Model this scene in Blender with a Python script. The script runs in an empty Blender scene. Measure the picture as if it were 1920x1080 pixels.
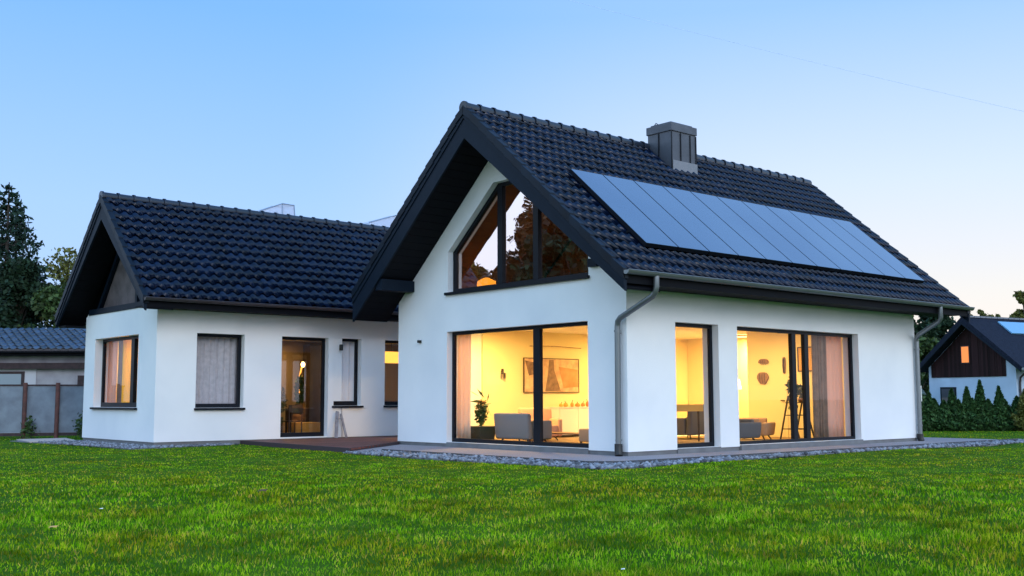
import bpy, bmesh, math, random
import numpy as np
from mathutils import Vector, Matrix
from mathutils.geometry import tessellate_polygon
R = math.radians
random.seed(7); rng = np.random.default_rng(7)
S = bpy.context.scene
COL = S.collection

# ------------------------------------------------------------------ camera
CAM = Vector((-15.05, -14.048, 1.1))
cam_d = bpy.data.cameras.new('camera'); cam = bpy.data.objects.new('camera', cam_d); COL.objects.link(cam)
yaw, pit, rol = R(49.091), R(5.862), R(-.141)
fw = Vector((math.cos(yaw)*math.cos(pit), math.sin(yaw)*math.cos(pit), math.sin(pit)))
ri = Vector((math.sin(yaw), -math.cos(yaw), 0)); up = ri.cross(fw)
ri, up = ri*math.cos(rol)+up*math.sin(rol), up*math.cos(rol)-ri*math.sin(rol)
M4 = Matrix((ri, up, -fw)).transposed().to_4x4(); M4.translation = CAM
cam.matrix_world = M4
cam_d.sensor_width = 36; cam_d.lens = 2023.92/1920*36
cam_d.clip_start = .1; cam_d.clip_end = 3000
S.camera = cam

# ------------------------------------------------------------------ sky and sun
SUN_AZ = R(-22)      # world angle from +X
SUN_EL = R(4.0)
W = bpy.data.worlds.new('World'); S.world = W; W.use_nodes = True
nt = W.node_tree; nt.nodes.clear()
sky = nt.nodes.new('ShaderNodeTexSky'); sky.sky_type = 'NISHITA'; sky.sun_disc = False
sky.sun_elevation = SUN_EL; sky.sun_rotation = R(90)-SUN_AZ
sky.air_density = 1.0; sky.dust_density = 0.6; sky.ozone_density = 3.0; sky.altitude = 100
def wn(t, **k):
    n_ = nt.nodes.new(t)
    for a_, v_ in k.items(): setattr(n_, a_, v_)
    return n_
wl = nt.links.new
tcw = wn('ShaderNodeTexCoord'); sep = wn('ShaderNodeSeparateXYZ'); wl(tcw.outputs['Generated'], sep.inputs[0])
def ramp(stops):
    r_ = wn('ShaderNodeValToRGB'); e_ = r_.color_ramp.elements
    e_[0].position = stops[0][0]; e_[0].color = (*stops[0][1], 1); e_[1].position = stops[-1][0]; e_[1].color = (*stops[-1][1], 1)
    for p_, c_ in stops[1:-1]: q_ = e_.new(p_); q_.color = (*c_, 1)
    wl(sep.outputs[2], r_.inputs[0]); return r_.outputs[0]
def azim(v, lo, hi):
    d_ = wn('ShaderNodeVectorMath', operation='DOT_PRODUCT'); nz_ = wn('ShaderNodeVectorMath', operation='NORMALIZE')
    fl_ = wn('ShaderNodeVectorMath', operation='MULTIPLY'); fl_.inputs[1].default_value = (1, 1, 0)
    wl(tcw.outputs['Generated'], fl_.inputs[0]); wl(fl_.outputs[0], nz_.inputs[0]); wl(nz_.outputs[0], d_.inputs[0]); d_.inputs[1].default_value = (*v, 0)
    r_ = wn('ShaderNodeMapRange', interpolation_type='SMOOTHSTEP'); r_.inputs[1].default_value = lo; r_.inputs[2].default_value = hi; wl(d_.outputs['Value'], r_.inputs[0]); return r_.outputs[0]
def wmix(f_, a_, b_, bt='MIX'):
    m_ = wn('ShaderNodeMix', data_type='RGBA', blend_type=bt)
    if isinstance(f_, float): m_.inputs[0].default_value = f_
    else: wl(f_, m_.inputs[0])
    for k_, c_ in ((6, a_), (7, b_)):
        if isinstance(c_, tuple): m_.inputs[k_].default_value = (*c_, 1)
        else: wl(c_, m_.inputs[k_])
    return m_.outputs[2]
east = ramp([(0, (.49, .66, .98)), (.17, (.39, .615, 1.0)), (.34, (.215, .48, .99)), (1, (.16, .38, .85))])
glow = ramp([(0, (.98, .82, .73)), (.09, (.86, .83, .81)), (.19, (.66, .77, .96)), (.34, (.33, .565, .98)), (1, (.16, .38, .85))])
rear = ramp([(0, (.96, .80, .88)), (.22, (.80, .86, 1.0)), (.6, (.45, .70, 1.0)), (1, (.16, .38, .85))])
blend = wmix(azim((.913, .407), .80, 1.0), east, glow)
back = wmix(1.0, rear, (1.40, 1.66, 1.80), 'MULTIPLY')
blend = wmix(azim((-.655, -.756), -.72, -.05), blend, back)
nis = wmix(1.0, sky.outputs[0], (.12, .12, .12), 'MULTIPLY')
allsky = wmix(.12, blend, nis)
bg = nt.nodes.new('ShaderNodeBackground'); bg.inputs[1].default_value = 1.0
wo = nt.nodes.new('ShaderNodeOutputWorld')
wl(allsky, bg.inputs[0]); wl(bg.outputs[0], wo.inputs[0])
sd = bpy.data.lights.new('sun', 'SUN'); sun = bpy.data.objects.new('sun', sd); COL.objects.link(sun)
sd.energy = .85; sd.angle = R(30); sd.color = (1, .90, .84)
sa, se = R(-100), R(28); sv = Vector((math.cos(sa)*math.cos(se), math.sin(sa)*math.cos(se), math.sin(se)))
sun.rotation_euler = sv.to_track_quat('Z', 'Y').to_euler()
S.view_settings.view_transform = 'Standard'; S.view_settings.look = 'None'
S.view_settings.exposure = 0.32; S.view_settings.gamma = 1
S.render.engine = 'CYCLES'
S.cycles.max_bounces = 8; S.cycles.transparent_max_bounces = 16

# ------------------------------------------------------------------ materials
def mat(name, col, rough=.6, metal=0, bump=None, var=None, spec=.5, coat=0, emit=None, island=0, attr=None):
    """bump=(scale,strength,dist) ; var=(scale, colour2, amount, detail)"""
    m = bpy.data.materials.new(name); m.use_nodes = True
    n = m.node_tree; b = n.nodes['Principled BSDF']; L = n.links.new
    b.inputs['Base Color'].default_value = (*col, 1); b.inputs['Roughness'].default_value = rough
    b.inputs['Metallic'].default_value = metal; b.inputs['Specular IOR Level'].default_value = spec
    b.inputs['Coat Weight'].default_value = coat
    tc = n.nodes.new('ShaderNodeTexCoord')
    cur = None
    if var:
        t = n.nodes.new('ShaderNodeTexNoise'); t.inputs['Scale'].default_value = var[0]; t.inputs['Detail'].default_value = var[3] if len(var) > 3 else 5
        L(tc.outputs['Object'], t.inputs['Vector'])
        r = n.nodes.new('ShaderNodeMapRange'); r.inputs[1].default_value = .35; r.inputs[2].default_value = .65; r.inputs[4].default_value = var[2]
        L(t.outputs[0], r.inputs[0])
        mx = n.nodes.new('ShaderNodeMix'); mx.data_type = 'RGBA'
        mx.inputs[6].default_value = (*col, 1); mx.inputs[7].default_value = (*var[1], 1)
        L(r.outputs[0], mx.inputs[0]); cur = mx.outputs[2]
    if island:
        g = n.nodes.new('ShaderNodeNewGeometry'); r = n.nodes.new('ShaderNodeMapRange')
        r.inputs[3].default_value = 1-island; r.inputs[4].default_value = 1+island
        L(g.outputs['Random Per Island'], r.inputs[0])
        mm = n.nodes.new('ShaderNodeMix'); mm.data_type = 'RGBA'; mm.blend_type = 'MULTIPLY'; mm.inputs[0].default_value = 1
        if cur: L(cur, mm.inputs[6])
        else: mm.inputs[6].default_value = (*col, 1)
        L(r.outputs[0], mm.inputs[7]); cur = mm.outputs[2]
    if cur: L(cur, b.inputs['Base Color'])
    if bump:
        t = n.nodes.new('ShaderNodeTexNoise'); t.inputs['Scale'].default_value = bump[0]; t.inputs['Detail'].default_value = 4
        L(tc.outputs['Object'], t.inputs['Vector'])
        bp = n.nodes.new('ShaderNodeBump'); bp.inputs['Strength'].default_value = bump[1]; bp.inputs['Distance'].default_value = bump[2]
        L(t.outputs[0], bp.inputs['Height']); L(bp.outputs[0], b.inputs['Normal'])
    if emit:
        b.inputs['Emission Color'].default_value = (*emit[0], 1); b.inputs['Emission Strength'].default_value = emit[1]
    return m

def glass(name, refl, tint=(1, 1, 1), rc=(1, 1, 1), rough=0.0, wav=0):
    """thin window glass: transparent sheet with a mirror coating whose share grows at grazing angles"""
    m = bpy.data.materials.new(name); m.use_nodes = True; n = m.node_tree; n.nodes.clear(); L = n.links.new
    o = n.nodes.new('ShaderNodeOutputMaterial'); mx = n.nodes.new('ShaderNodeMixShader')
    t = n.nodes.new('ShaderNodeBsdfTransparent'); t.inputs[0].default_value = (*tint, 1)
    g = n.nodes.new('ShaderNodeBsdfGlossy'); g.inputs['Roughness'].default_value = rough; g.inputs[0].default_value = (*rc, 1)
    lf = n.nodes.new('ShaderNodeLayerWeight'); lf.inputs[0].default_value = .5          # facing output is the same from both sides
    lw = n.nodes.new('ShaderNodeMath'); lw.operation = 'POWER'; lw.inputs[1].default_value = 5; L(lf.outputs['Facing'], lw.inputs[0])
    r = n.nodes.new('ShaderNodeMapRange'); r.inputs[3].default_value = refl; r.inputs[4].default_value = 1
    L(lw.outputs[0], r.inputs[0]); L(r.outputs[0], mx.inputs[0]); L(t.outputs[0], mx.inputs[1]); L(g.outputs[0], mx.inputs[2]); L(mx.outputs[0], o.inputs[0])
    if wav:
        tc = n.nodes.new('ShaderNodeTexCoord'); ns = n.nodes.new('ShaderNodeTexNoise'); ns.inputs['Scale'].default_value = 1.3
        bp = n.nodes.new('ShaderNodeBump'); bp.inputs['Strength'].default_value = wav; bp.inputs['Distance'].default_value = .02
        L(tc.outputs['Object'], ns.inputs['Vector']); L(ns.outputs[0], bp.inputs['Height']); L(bp.outputs[0], g.inputs['Normal'])
    return m

def emit_mat(name, col, s):
    return mat(name, col, .5, emit=(col, s))

M = {}
M['stucco'] = mat('white_stucco', (.82, .82, .82), .85, bump=(70, .45, .008), var=(.7, (.74, .75, .765), .9, 8), spec=.2)
M['plinth'] = mat('grey_plinth_plaster', (.17, .175, .18), .8, bump=(60, .4, .01), var=(3, (.13, .13, .135), 1))
M['tile'] = mat('glazed_dark_tile', (.0022, .0075, .026), .13, spec=.24, var=(2.2, (.0012, .0035, .012), .8), island=.35, bump=(25, .10, .01))
M['verge'] = mat('dark_verge_tile', (.004, .011, .022), .45, island=.25, spec=.15, var=(2, (.004, .007, .013), 1))
M['barge'] = mat('dark_painted_board', (.003, .009, .019), .5, spec=.12, bump=(8, .2, .01), var=(4, (.005, .011, .022), .8))
M['soffit'] = mat('dark_stained_soffit', (.003, .004, .007), .65, spec=.1, var=(5, (.003, .0035, .006), 1))
M['frame'] = mat('anthracite_frame', (.007, .009, .014), .4, spec=.15)
M['zinc'] = mat('weathered_zinc', (.19, .21, .225), .42, metal=.75, var=(5, (.20, .215, .225), 1), bump=(20, .1, .005))
M['bgutter'] = mat('brown_gutter', (.07, .062, .07), .4, metal=.5, var=(6, (.06, .05, .055), 1))
M['sheet'] = mat('grey_sheet_metal', (.075, .082, .10), .45, metal=.35, var=(3, (.055, .06, .075), 1), bump=(5, .15, .02))
M['lead'] = mat('lead_flashing', (.17, .18, .20), .5, metal=.3, var=(8, (.2, .2, .22), 1))
M['panel'] = mat('solar_glass', (.080, .145, .235), .10, metal=.5, spec=1.0, coat=.45, var=(.35, (.115, .19, .28), .8, 2))
M['deck'] = mat('brown_deck_board', (.165, .060, .048), .6, spec=.2, var=(7, (.105, .040, .032), 1), island=.25, bump=(40, .3, .005))
M['paving'] = mat('grey_paving', (.20, .185, .20), .9, var=(45, (.36, .32, .34), .9), bump=(70, .8, .015))
M['kerb'] = mat('dark_edging', (.06, .062, .07), .8)
M['stone'] = mat('pale_pebbles', (.165, .18, .21), .8, island=.75, bump=(30, .4, .01))
M['plaster'] = mat('cream_interior_wall', (.82, .70, .40), .9)
M['ceil'] = mat('white_ceiling', (.80, .76, .66), .9)
M['floor'] = mat('oak_floor', (.30, .19, .11), .5, var=(4, (.2, .12, .07), 1))
M['brownwall'] = mat('brown_interior_wall', (.27, .20, .15), .9)
M['wood'] = mat('dark_wood', (.05, .03, .022), .5, var=(6, (.03, .018, .012), 1))
M['midwood'] = mat('mid_wood', (.28, .15, .08), .5, var=(6, (.2, .1, .05), 1))
M['greyfab'] = mat('grey_fabric', (.20, .19, .19), .95, bump=(150, .4, .005))
M['darkfab'] = mat('dark_grey_fabric', (.09, .09, .10), .95, bump=(150, .4, .005))
M['tanfab'] = mat('tan_fabric', (.42, .27, .16), .95, bump=(150, .4, .005))
M['pinkfab'] = mat('rose_fabric', (.60, .33, .22), .95, bump=(150, .4, .005))
M['white'] = mat('white_lacquer', (.80, .78, .72), .4)
M['ochre'] = mat('ochre_panel', (.62, .33, .07), .6)
M['pot'] = mat('dark_green_pot', (.035, .042, .03), .5)
M['leafin'] = mat('house_plant_leaf', (.04, .09, .025), .5, island=.4)
M['flower'] = mat('flower_petal', (.55, .3, .08), .6, island=.3)
M['lin_grey'] = mat('grey_voile_curtain', (.50, .48, .52), .95, var=(9, (.38, .37, .41), .8))
M['lin_cream'] = mat('cream_curtain', (.88, .68, .50), .95)
M['lin_brown'] = mat('taupe_curtain', (.36, .26, .20), .95, var=(6, (.27, .2, .16), 1))
M['lin_orange'] = mat('orange_curtain', (.85, .60, .03), .95)
M['lin_peach'] = mat('peach_curtain', (.75, .52, .42), .95)
M['bark'] = mat('tree_bark', (.06, .045, .035), .9, bump=(15, .8, .03), var=(8, (.035, .028, .022), 1))
M['spruce'] = mat('spruce_needles', (.012, .032, .020), .7, island=.5, spec=.2)
M['darkleaf'] = mat('dark_leaves', (.012, .030, .013), .7, island=.5, spec=.2)
M['leaf'] = mat('broad_leaves', (.04, .075, .018), .6, island=.5, spec=.3)
M['leaf_y'] = mat('yellowing_leaves', (.11, .115, .022), .6, island=.5, spec=.3)
M['leaf_au'] = mat('autumn_leaves', (.085, .050, .022), .6, island=.5, spec=.3)
M['thuja'] = mat('thuja_sprays', (.032, .078, .020), .7, island=.55, spec=.2)
M['post'] = mat('brown_post', (.13, .045, .035), .7, var=(6, (.06, .025, .02), 1), bump=(20, .5, .01))
M['fpanel'] = mat('grey_fence_panel', (.20, .24, .28), .8, var=(3.0, (.14, .165, .20), 1), bump=(30, .3, .01))
M['oldwall'] = mat('old_grey_plaster', (.38, .36, .38), .9, var=(2, (.27, .25, .27), 1), bump=(20, .4, .01))
M['shedroof'] = mat('blue_grey_roof_tile', (.030, .055, .10), .3, spec=.7, island=.4, var=(2, (.02, .035, .06), 1))
M['beam'] = mat('red_brown_beam', (.045, .022, .024), .7, var=(9, (.02, .01, .012), 1))
M['clad'] = mat('dark_brown_cladding', (.020, .008, .009), .75, spec=.15, island=.5)
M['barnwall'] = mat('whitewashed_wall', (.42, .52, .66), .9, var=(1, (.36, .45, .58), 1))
M['barnroof'] = mat('dark_slate_roof', (.014, .019, .036), .8, spec=.15, var=(9, (.008, .011, .022), 1), bump=(14, .8, .04), island=.3)
M['glowpane'] = emit_mat('lit_orange_pane', (1.0, .26, .05), .55)
M['sail'] = mat('blue_grey_canvas', (.24, .34, .46), .8)
for k_ in ('lin_grey', 'lin_cream', 'lin_brown', 'lin_orange', 'lin_peach'):      # thin cloth lets lamp light through
    n_ = M[k_].node_tree; b_ = n_.nodes['Principled BSDF']; tr_ = n_.nodes.new('ShaderNodeBsdfTranslucent'); ms_ = n_.nodes.new('ShaderNodeMixShader'); ms_.inputs[0].default_value = .12 if k_ == 'lin_grey' else .5
    if b_.inputs[0].is_linked: n_.links.new(b_.inputs[0].links[0].from_socket, tr_.inputs[0])
    else: tr_.inputs[0].default_value = b_.inputs[0].default_value
    n_.links.new(b_.outputs[0], ms_.inputs[1]); n_.links.new(tr_.outputs[0], ms_.inputs[2]); n_.links.new(ms_.outputs[0], n_.nodes['Material Output'].inputs[0])
M['glass'] = glass('window_glass', .010)
M['glass_up'] = glass('coated_attic_glass', .66, tint=(.85, .78, .68), rc=(1, .88, .86), wav=.12)
M['glass_dim'] = glass('dim_window_glass', .06)
M['plastic'] = glass('clear_plastic', .55, tint=(.72, .80, .90), rc=(.85, .88, .95), rough=.8)
M['black'] = mat('black_plastic', (.01, .01, .01), .5)
M['bulb'] = emit_mat('lit_lamp_shade', (1.0, .55, .16), 9)
M['bulbsoft'] = emit_mat('soft_lamp_shade', (1.0, .40, .06), 1.6)
M['diffuser'] = emit_mat('ceiling_lamp_diffuser', (1.0, .72, .35), 2.5)
M['canvas1'] = mat('painting_tan', (.55, .30, .14), .8, var=(3, (.42, .2, .08), 1))
M['canvas2'] = mat('painting_cream', (.72, .50, .30), .8, var=(5, (.5, .3, .2), 1))
M['canvas3'] = mat('painting_umber', (.14, .09, .07), .8, var=(7, (.3, .18, .12), 1))
M['soil'] = mat('pale_sand', (.5, .4, .34), .9)

# ------------------------------------------------------------------ helpers
def props(o, label=None, cat=None, group=None, kind=None):
    if label: o['label'] = label
    if cat: o['category'] = cat
    if group: o['group'] = group
    if kind: o['kind'] = kind
    return o
def thing(name, loc, label, cat, group=None):
    o = bpy.data.objects.new(name, None); o.location = loc; COL.objects.link(o); o.empty_display_size = .1
    return props(o, label, cat, group)
def root_loc(p):
    while p.parent: p = p.parent
    return p.location.copy()
class MB:
    def __init__(s, P=None): s.v = []; s.f = []; s.P = P or (lambda a, b, c: (a, b, c)); s.sm = []
    def add(s, vs, fs, smooth=False):
        k = len(s.v); s.v += [tuple(s.P(*v)) for v in vs]; s.f += [tuple(i+k for i in f) for f in fs]; s.sm += [smooth]*len(fs); return s
    def box(s, x0, y0, z0, x1, y1, z1):
        vs = [(x, y, z) for x in (x0, x1) for y in (y0, y1) for z in (z0, z1)]
        return s.add(vs, [(0, 1, 3, 2), (4, 6, 7, 5), (0, 4, 5, 1), (2, 3, 7, 6), (0, 2, 6, 4), (1, 5, 7, 3)])
    def prism(s, poly, w0, w1, ax='x'):
        """poly of 2-D points extruded along an axis (concave allowed)"""
        def q(p, w): return (w, p[0], p[1]) if ax == 'x' else (p[0], w, p[1]) if ax == 'y' else (p[0], p[1], w)
        n = len(poly); vs = [q(p, w0) for p in poly]+[q(p, w1) for p in poly]
        tr = tessellate_polygon([[Vector((p[0], p[1], 0)) for p in poly]])
        fs = [tuple(t) for t in tr]+[tuple(i+n for i in t) for t in tr]+[(i, (i+1) % n, (i+1) % n+n, i+n) for i in range(n)]
        return s.add(vs, fs)
    def slab(s, outer, holes, w0, w1):
        """(u,v) polygon with holes between w0 and w1, mapped by P(u,v,w)"""
        loops = [outer]+holes; fl = [p for l in loops for p in l]; n = len(fl)
        tr = tessellate_polygon([[Vector((p[0], p[1], 0)) for p in l] for l in loops])
        vs = [(p[0], p[1], w0) for p in fl]+[(p[0], p[1], w1) for p in fl]
        fs = [tuple(t) for t in tr]+[tuple(i+n for i in t) for t in tr]; k = 0
        for l in loops:
            m = len(l); fs += [(k+i, k+(i+1) % m, k+(i+1) % m+n, k+i+n) for i in range(m)]; k += m
        return s.add(vs, fs)
    def tube(s, pts, r, n=10, caps=True, smooth=True):
        pts = [Vector(p) for p in pts]; rs = r if isinstance(r, (list, tuple)) else [r]*len(pts)
        k = len(s.v); vs = []
        t0 = (pts[1]-pts[0]).normalized(); a = t0.orthogonal().normalized()
        for i, p in enumerate(pts):
            t = ((pts[min(i+1, len(pts)-1)]-pts[max(i-1, 0)])).normalized()
            a = (a-t*a.dot(t)).normalized(); b = t.cross(a)
            vs += [p+(a*math.cos(2*math.pi*j/n)+b*math.sin(2*math.pi*j/n))*rs[i] for j in range(n)]
        fs = [(i*n+j, i*n+(j+1) % n, (i+1)*n+(j+1) % n, (i+1)*n+j) for i in range(len(pts)-1) for j in range(n)]
        s.add([tuple(v) for v in vs], fs, smooth)
        if caps: s.add([tuple(v) for v in vs[:n]], [tuple(range(n))]); s.add([tuple(v) for v in vs[-n:]], [tuple(range(n))])
        return s
    def lathe(s, c, prof, n=16):
        vs = [(c[0]+r*math.cos(2*math.pi*j/n), c[1]+r*math.sin(2*math.pi*j/n), c[2]+z) for r, z in prof for j in range(n)]
        fs = [(i*n+j, i*n+(j+1) % n, (i+1)*n+(j+1) % n, (i+1)*n+j) for i in range(len(prof)-1) for j in range(n)]
        return s.add(vs, fs, True)
    def build(s, name, m, parent=None, base=None, bevel=0, recalc=True, autosm=False):
        off = root_loc(parent) if parent else Vector(base or (0, 0, 0))
        me = bpy.data.meshes.new(name); me.from_pydata([tuple(Vector(v)-off) for v in s.v], [], s.f)
        me.polygons.foreach_set('use_smooth', s.sm); me.materials.append(m); me.update()
        if recalc:
            b = bmesh.new(); b.from_mesh(me); bmesh.ops.recalc_face_normals(b, faces=b.faces[:]); b.to_mesh(me); b.free()
        o = bpy.data.objects.new(name, me); COL.objects.link(o)
        if parent: o.parent = parent
        else: o.location = off
        if bevel:
            md = o.modifiers.new('bevel', 'BEVEL'); md.width = bevel; md.segments = 3; md.limit_method = 'ANGLE'
            if autosm: me.polygons.foreach_set('use_smooth', [True]*len(me.polygons))
        return o
def np_obj(name, V, F, m, parent=None, base=(0, 0, 0), smooth=False, attrs=None):
    """V (n,3) world verts, F (m,k) faces of constant size"""
    off = np.array(root_loc(parent) if parent else base)
    me = bpy.data.meshes.new(name); V = (V-off).astype(np.float32); F = F.astype(np.int32)
    me.vertices.add(len(V)); me.vertices.foreach_set('co', V.ravel())
    k = F.shape[1]; me.loops.add(F.size); me.loops.foreach_set('vertex_index', F.ravel())
    me.polygons.add(len(F)); me.polygons.foreach_set('loop_start', np.arange(len(F), dtype=np.int32)*k)
    if smooth: me.polygons.foreach_set('use_smooth', np.ones(len(F), bool))
    for an, (dom, arr) in (attrs or {}).items():
        a = me.attributes.new(an, 'FLOAT', dom); a.data.foreach_set('value', arr.astype(np.float32))
    me.update(calc_edges=True); me.materials.append(m)
    o = bpy.data.objects.new(name, me); COL.objects.link(o)
    if parent: o.parent = parent
    else: o.location = base
    return o
def copy_tree(o, parent=None):
    c = o.copy(); COL.objects.link(c)
    if parent: c.parent = parent
    for ch in list(o.children): copy_tree(ch, c)
    return c
GX = lambda x: (lambda u, v, w: (x+w, u, v))       # plane X=x, u=Y, v=Z, w inward (+X)
SY = lambda y: (lambda u, v, w: (u, y+w, v))       # plane Y=y, u=X, v=Z, w inward (+Y)

# ================================================================== THE HOUSE
mR = .8627; YR, ZR = 3.745, 7.366
L, Wd = 10.667, 7.527
rz = lambda y: ZR-abs(y-YR)*mR                     # main roof top surface
YE0, YE1 = -.886, 8.05
XF, XB = -.98, 11.86
house = thing('house', (3, 5, 0), 'white gabled house with dark tiled roofs, solar panels and warmly lit windows', 'house')

# ---- main body walls
up_hole = [(1.01, 3.53), (5.57, 3.53), (5.57, 4.47), (3.95, 5.85), (3.35, 5.85), (1.01, 4.05)]
rect = lambda a, b, c, d: [(a, c), (b, c), (b, d), (a, d)]
T = .42
Z0w = .1
gab = [(0, Z0w), (Wd, Z0w), (Wd, rz(Wd)-.12), (YR, ZR-.12), (0, rz(0)-.12)]
main_wall = MB(GX(0)).slab(gab, [rect(1.044, 5.598, .13, 2.63), up_hole], 0, T).build('wall', M['stucco'], house)
b = MB(SY(0)).slab([(T, Z0w), (L, Z0w), (L, 3.5), (T, 3.5)], [rect(1.406, 2.759, .12, 2.614), rect(3.386, 8.039, .13, 2.614)], 0, T)
b.v += []; b.build('wall', M['stucco'], house)
MB(GX(L-T)).slab([(T, Z0w), (Wd, Z0w), (Wd, rz(Wd)-.12), (YR, ZR-.12), (T, rz(T)-.12)], [], 0, T).build('wall', M['stucco'], house)
MB(SY(Wd-T)).slab([(T, Z0w), (L-T, Z0w), (L-T, 3.4), (T, 3.4)], [rect(.45, 1.8, .13, 2.5)], 0, T).build('wall', M['stucco'], house)
p = MB(); e = .02
p.box(e, e, -.4, L-e, .36, Z0w-.002); p.box(e, .36, -.4, .36, Wd-e, Z0w-.002); p.box(L-.4, .36, -.4, L-e, Wd-e, Z0w-.002); p.box(.36, Wd-.4, -.4, L-.4, Wd-e, Z0w-.002)
p.build('plinth', M['plinth'], house)
# door thresholds under the tall windows
for nm, q in (('threshold', (-.015, 1.05, .02, .16, 5.59, .128)), ('threshold', (1.41, -.015, .02, 2.755, .17, .118)), ('threshold', (3.39, -.05, .0, 8.035, .17, .128))):
    MB().box(*q).build(nm, M['plinth'], house)

# ---- wing walls
WX, WY, WY2, WXE = -4.652, 10.842, 15.575, 9.0
mW = .953; WYR, WZR = 13.10, 6.26
wz = lambda y: WZR-abs(y-WYR)*mW
WFX = -5.25; WE0, WE1 = 10.145, 16.16
MB(GX(WX)).slab([(WY, Z0w), (WY2, Z0w), (WY2, 3.30), (WY2-.25, 3.44), (11.4, 3.36), (WY, 3.33)], [rect(11.93, 14.84, .91, 2.70)], 0, .36).build('wall', M['stucco'], house)
wh = [rect(-3.64, -2.375, .90, 2.72), rect(-1.325, .06, .13, 2.72), rect(.235, 1.09, .93, 2.73), rect(1.86, 3.1, .93, 2.73)]
MB(SY(WY)).slab([(WX+.36, Z0w), (WXE, Z0w), (WXE, 3.45), (WX+.36, 3.45)], wh, 0, .36).build('wall', M['stucco'], house)
MB(SY(WY2-.36)).slab(rect(WX+.36, WXE, Z0w, 3.3), [], 0, .36).build('wall', M['stucco'], house)
MB(GX(WXE-.36)).slab([(WY+.36, Z0w), (WY2-.36, Z0w), (WY2-.36, wz(WY2)-.12), (WYR, WZR-.12), (WY+.36, wz(WY+.36)-.12)], [], 0, .36).build('wall', M['stucco'], house)
MB().box(WX+e, WY+e, -.4, WXE, WY+.3, Z0w-.002).box(WX+e, WY+.3, -.4, WX+.3, WY2-e, Z0w-.002).box(WX+.3, WY2-.3, -.4, WXE, WY2-e, Z0w-.002).build('plinth', M['plinth'], house)
# link between the two bodies, behind the main house
MB().box(4.6, Wd+.004, -.3, 9.0, WY-.004, 3.0).build('wall', M['stucco'], house)
MB().box(4.5, Wd+.01, 3.004, 9.1, WY-.01, 3.12).build('flat_roof', M['sheet'], house)
# wing gable triangle
MB(GX(WX)).slab([(11.4, 3.50), (15.0, 3.50), (WYR, wz(WYR)-.55)], [], .22, .30).build('gable_panel', mat('brown_gable_board', (.13, .10, .10), .7, var=(3, (.07, .055, .055), 1), bump=(12, .4, .02)), house)
g = MB(); g.box(WX-.02, 11.2, 3.35, WX+.30, 15.35, 3.50)
for a, c in (((15.1, 3.5), (WYR+.05, wz(WYR)-.62)), ((11.2, 3.5), (WYR-.05, wz(WYR)-.62))):
    d = Vector((0, c[0]-a[0], c[1]-a[1])).normalized(); nn = Vector((0, -d.z, d.y))*.06
    g.prism([(a[0]+nn.y, a[1]+nn.z), (a[0]-nn.y, a[1]-nn.z), (c[0]-nn.y, c[1]-nn.z), (c[0]+nn.y, c[1]+nn.z)], WX+.12, WX+.2)
g.prism([(12.48, 3.5), (12.60, 3.5), (12.60, 4.4), (12.48, 4.4)], WX+.14, WX+.218)
g.build('gable_beam', M['barge'], house)

# ---- roofs
def tiles(x0, x1, ye, ze, yr_, zr_, px, rows, amp=.050, lip=.024, scal=.034, sharp=0, jit=1):
    """one slope of wavy interlocking tiles as separate islands; runs from the eave (ye,ze) up to the ridge (yr_,zr_)"""
    d = Vector((0, yr_-ye, zr_-ze)); Ln = d.length; d.normalize(); nrm = Vector((0, -d.z, d.y));
    if nrm.z < 0: nrm = -nrm
    cols = round((x1-x0)/px); px = (x1-x0)/cols; row = Ln/rows; K = 9; V = []; F = []
    us = np.linspace(0, 1, K)
    prof = amp*(.5+.5*np.cos(2*np.pi*(us-.30)))**(1.1+sharp)
    for r in range(rows):
        for c in range(cols):
            j = random.gauss(0, .0035)*jit; t0 = r*row+random.gauss(0, .004)*jit; t1 = (r+1)*row+.03; tl = random.gauss(0, .006)
            k = len(V); q0 = []; q1 = []; q2 = []
            for i, u in enumerate(us):
                x = x0+(c+u)*px; h = prof[i]+j+tl*(u-.5)
                sc = -scal*math.cos(2*math.pi*(u-.30))          # scalloped lower edge
                a = Vector((x, ye, ze))
                q0.append(a+d*(t0-sc+.035)+nrm*(h+lip-.034)); q1.append(a+d*(t0-sc)+nrm*(h+lip)); q2.append(a+d*t1+nrm*(h-.004))
            V += q0+q1+q2
            for i in range(K-1):
                F.append((k+i, k+i+1, k+K+i+1, k+K+i)); F.append((k+K+i, k+K+i+1, k+2*K+i+1, k+2*K+i))
    V = np.array([tuple(v) for v in V]); F = np.array(F)
    return V, F
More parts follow.
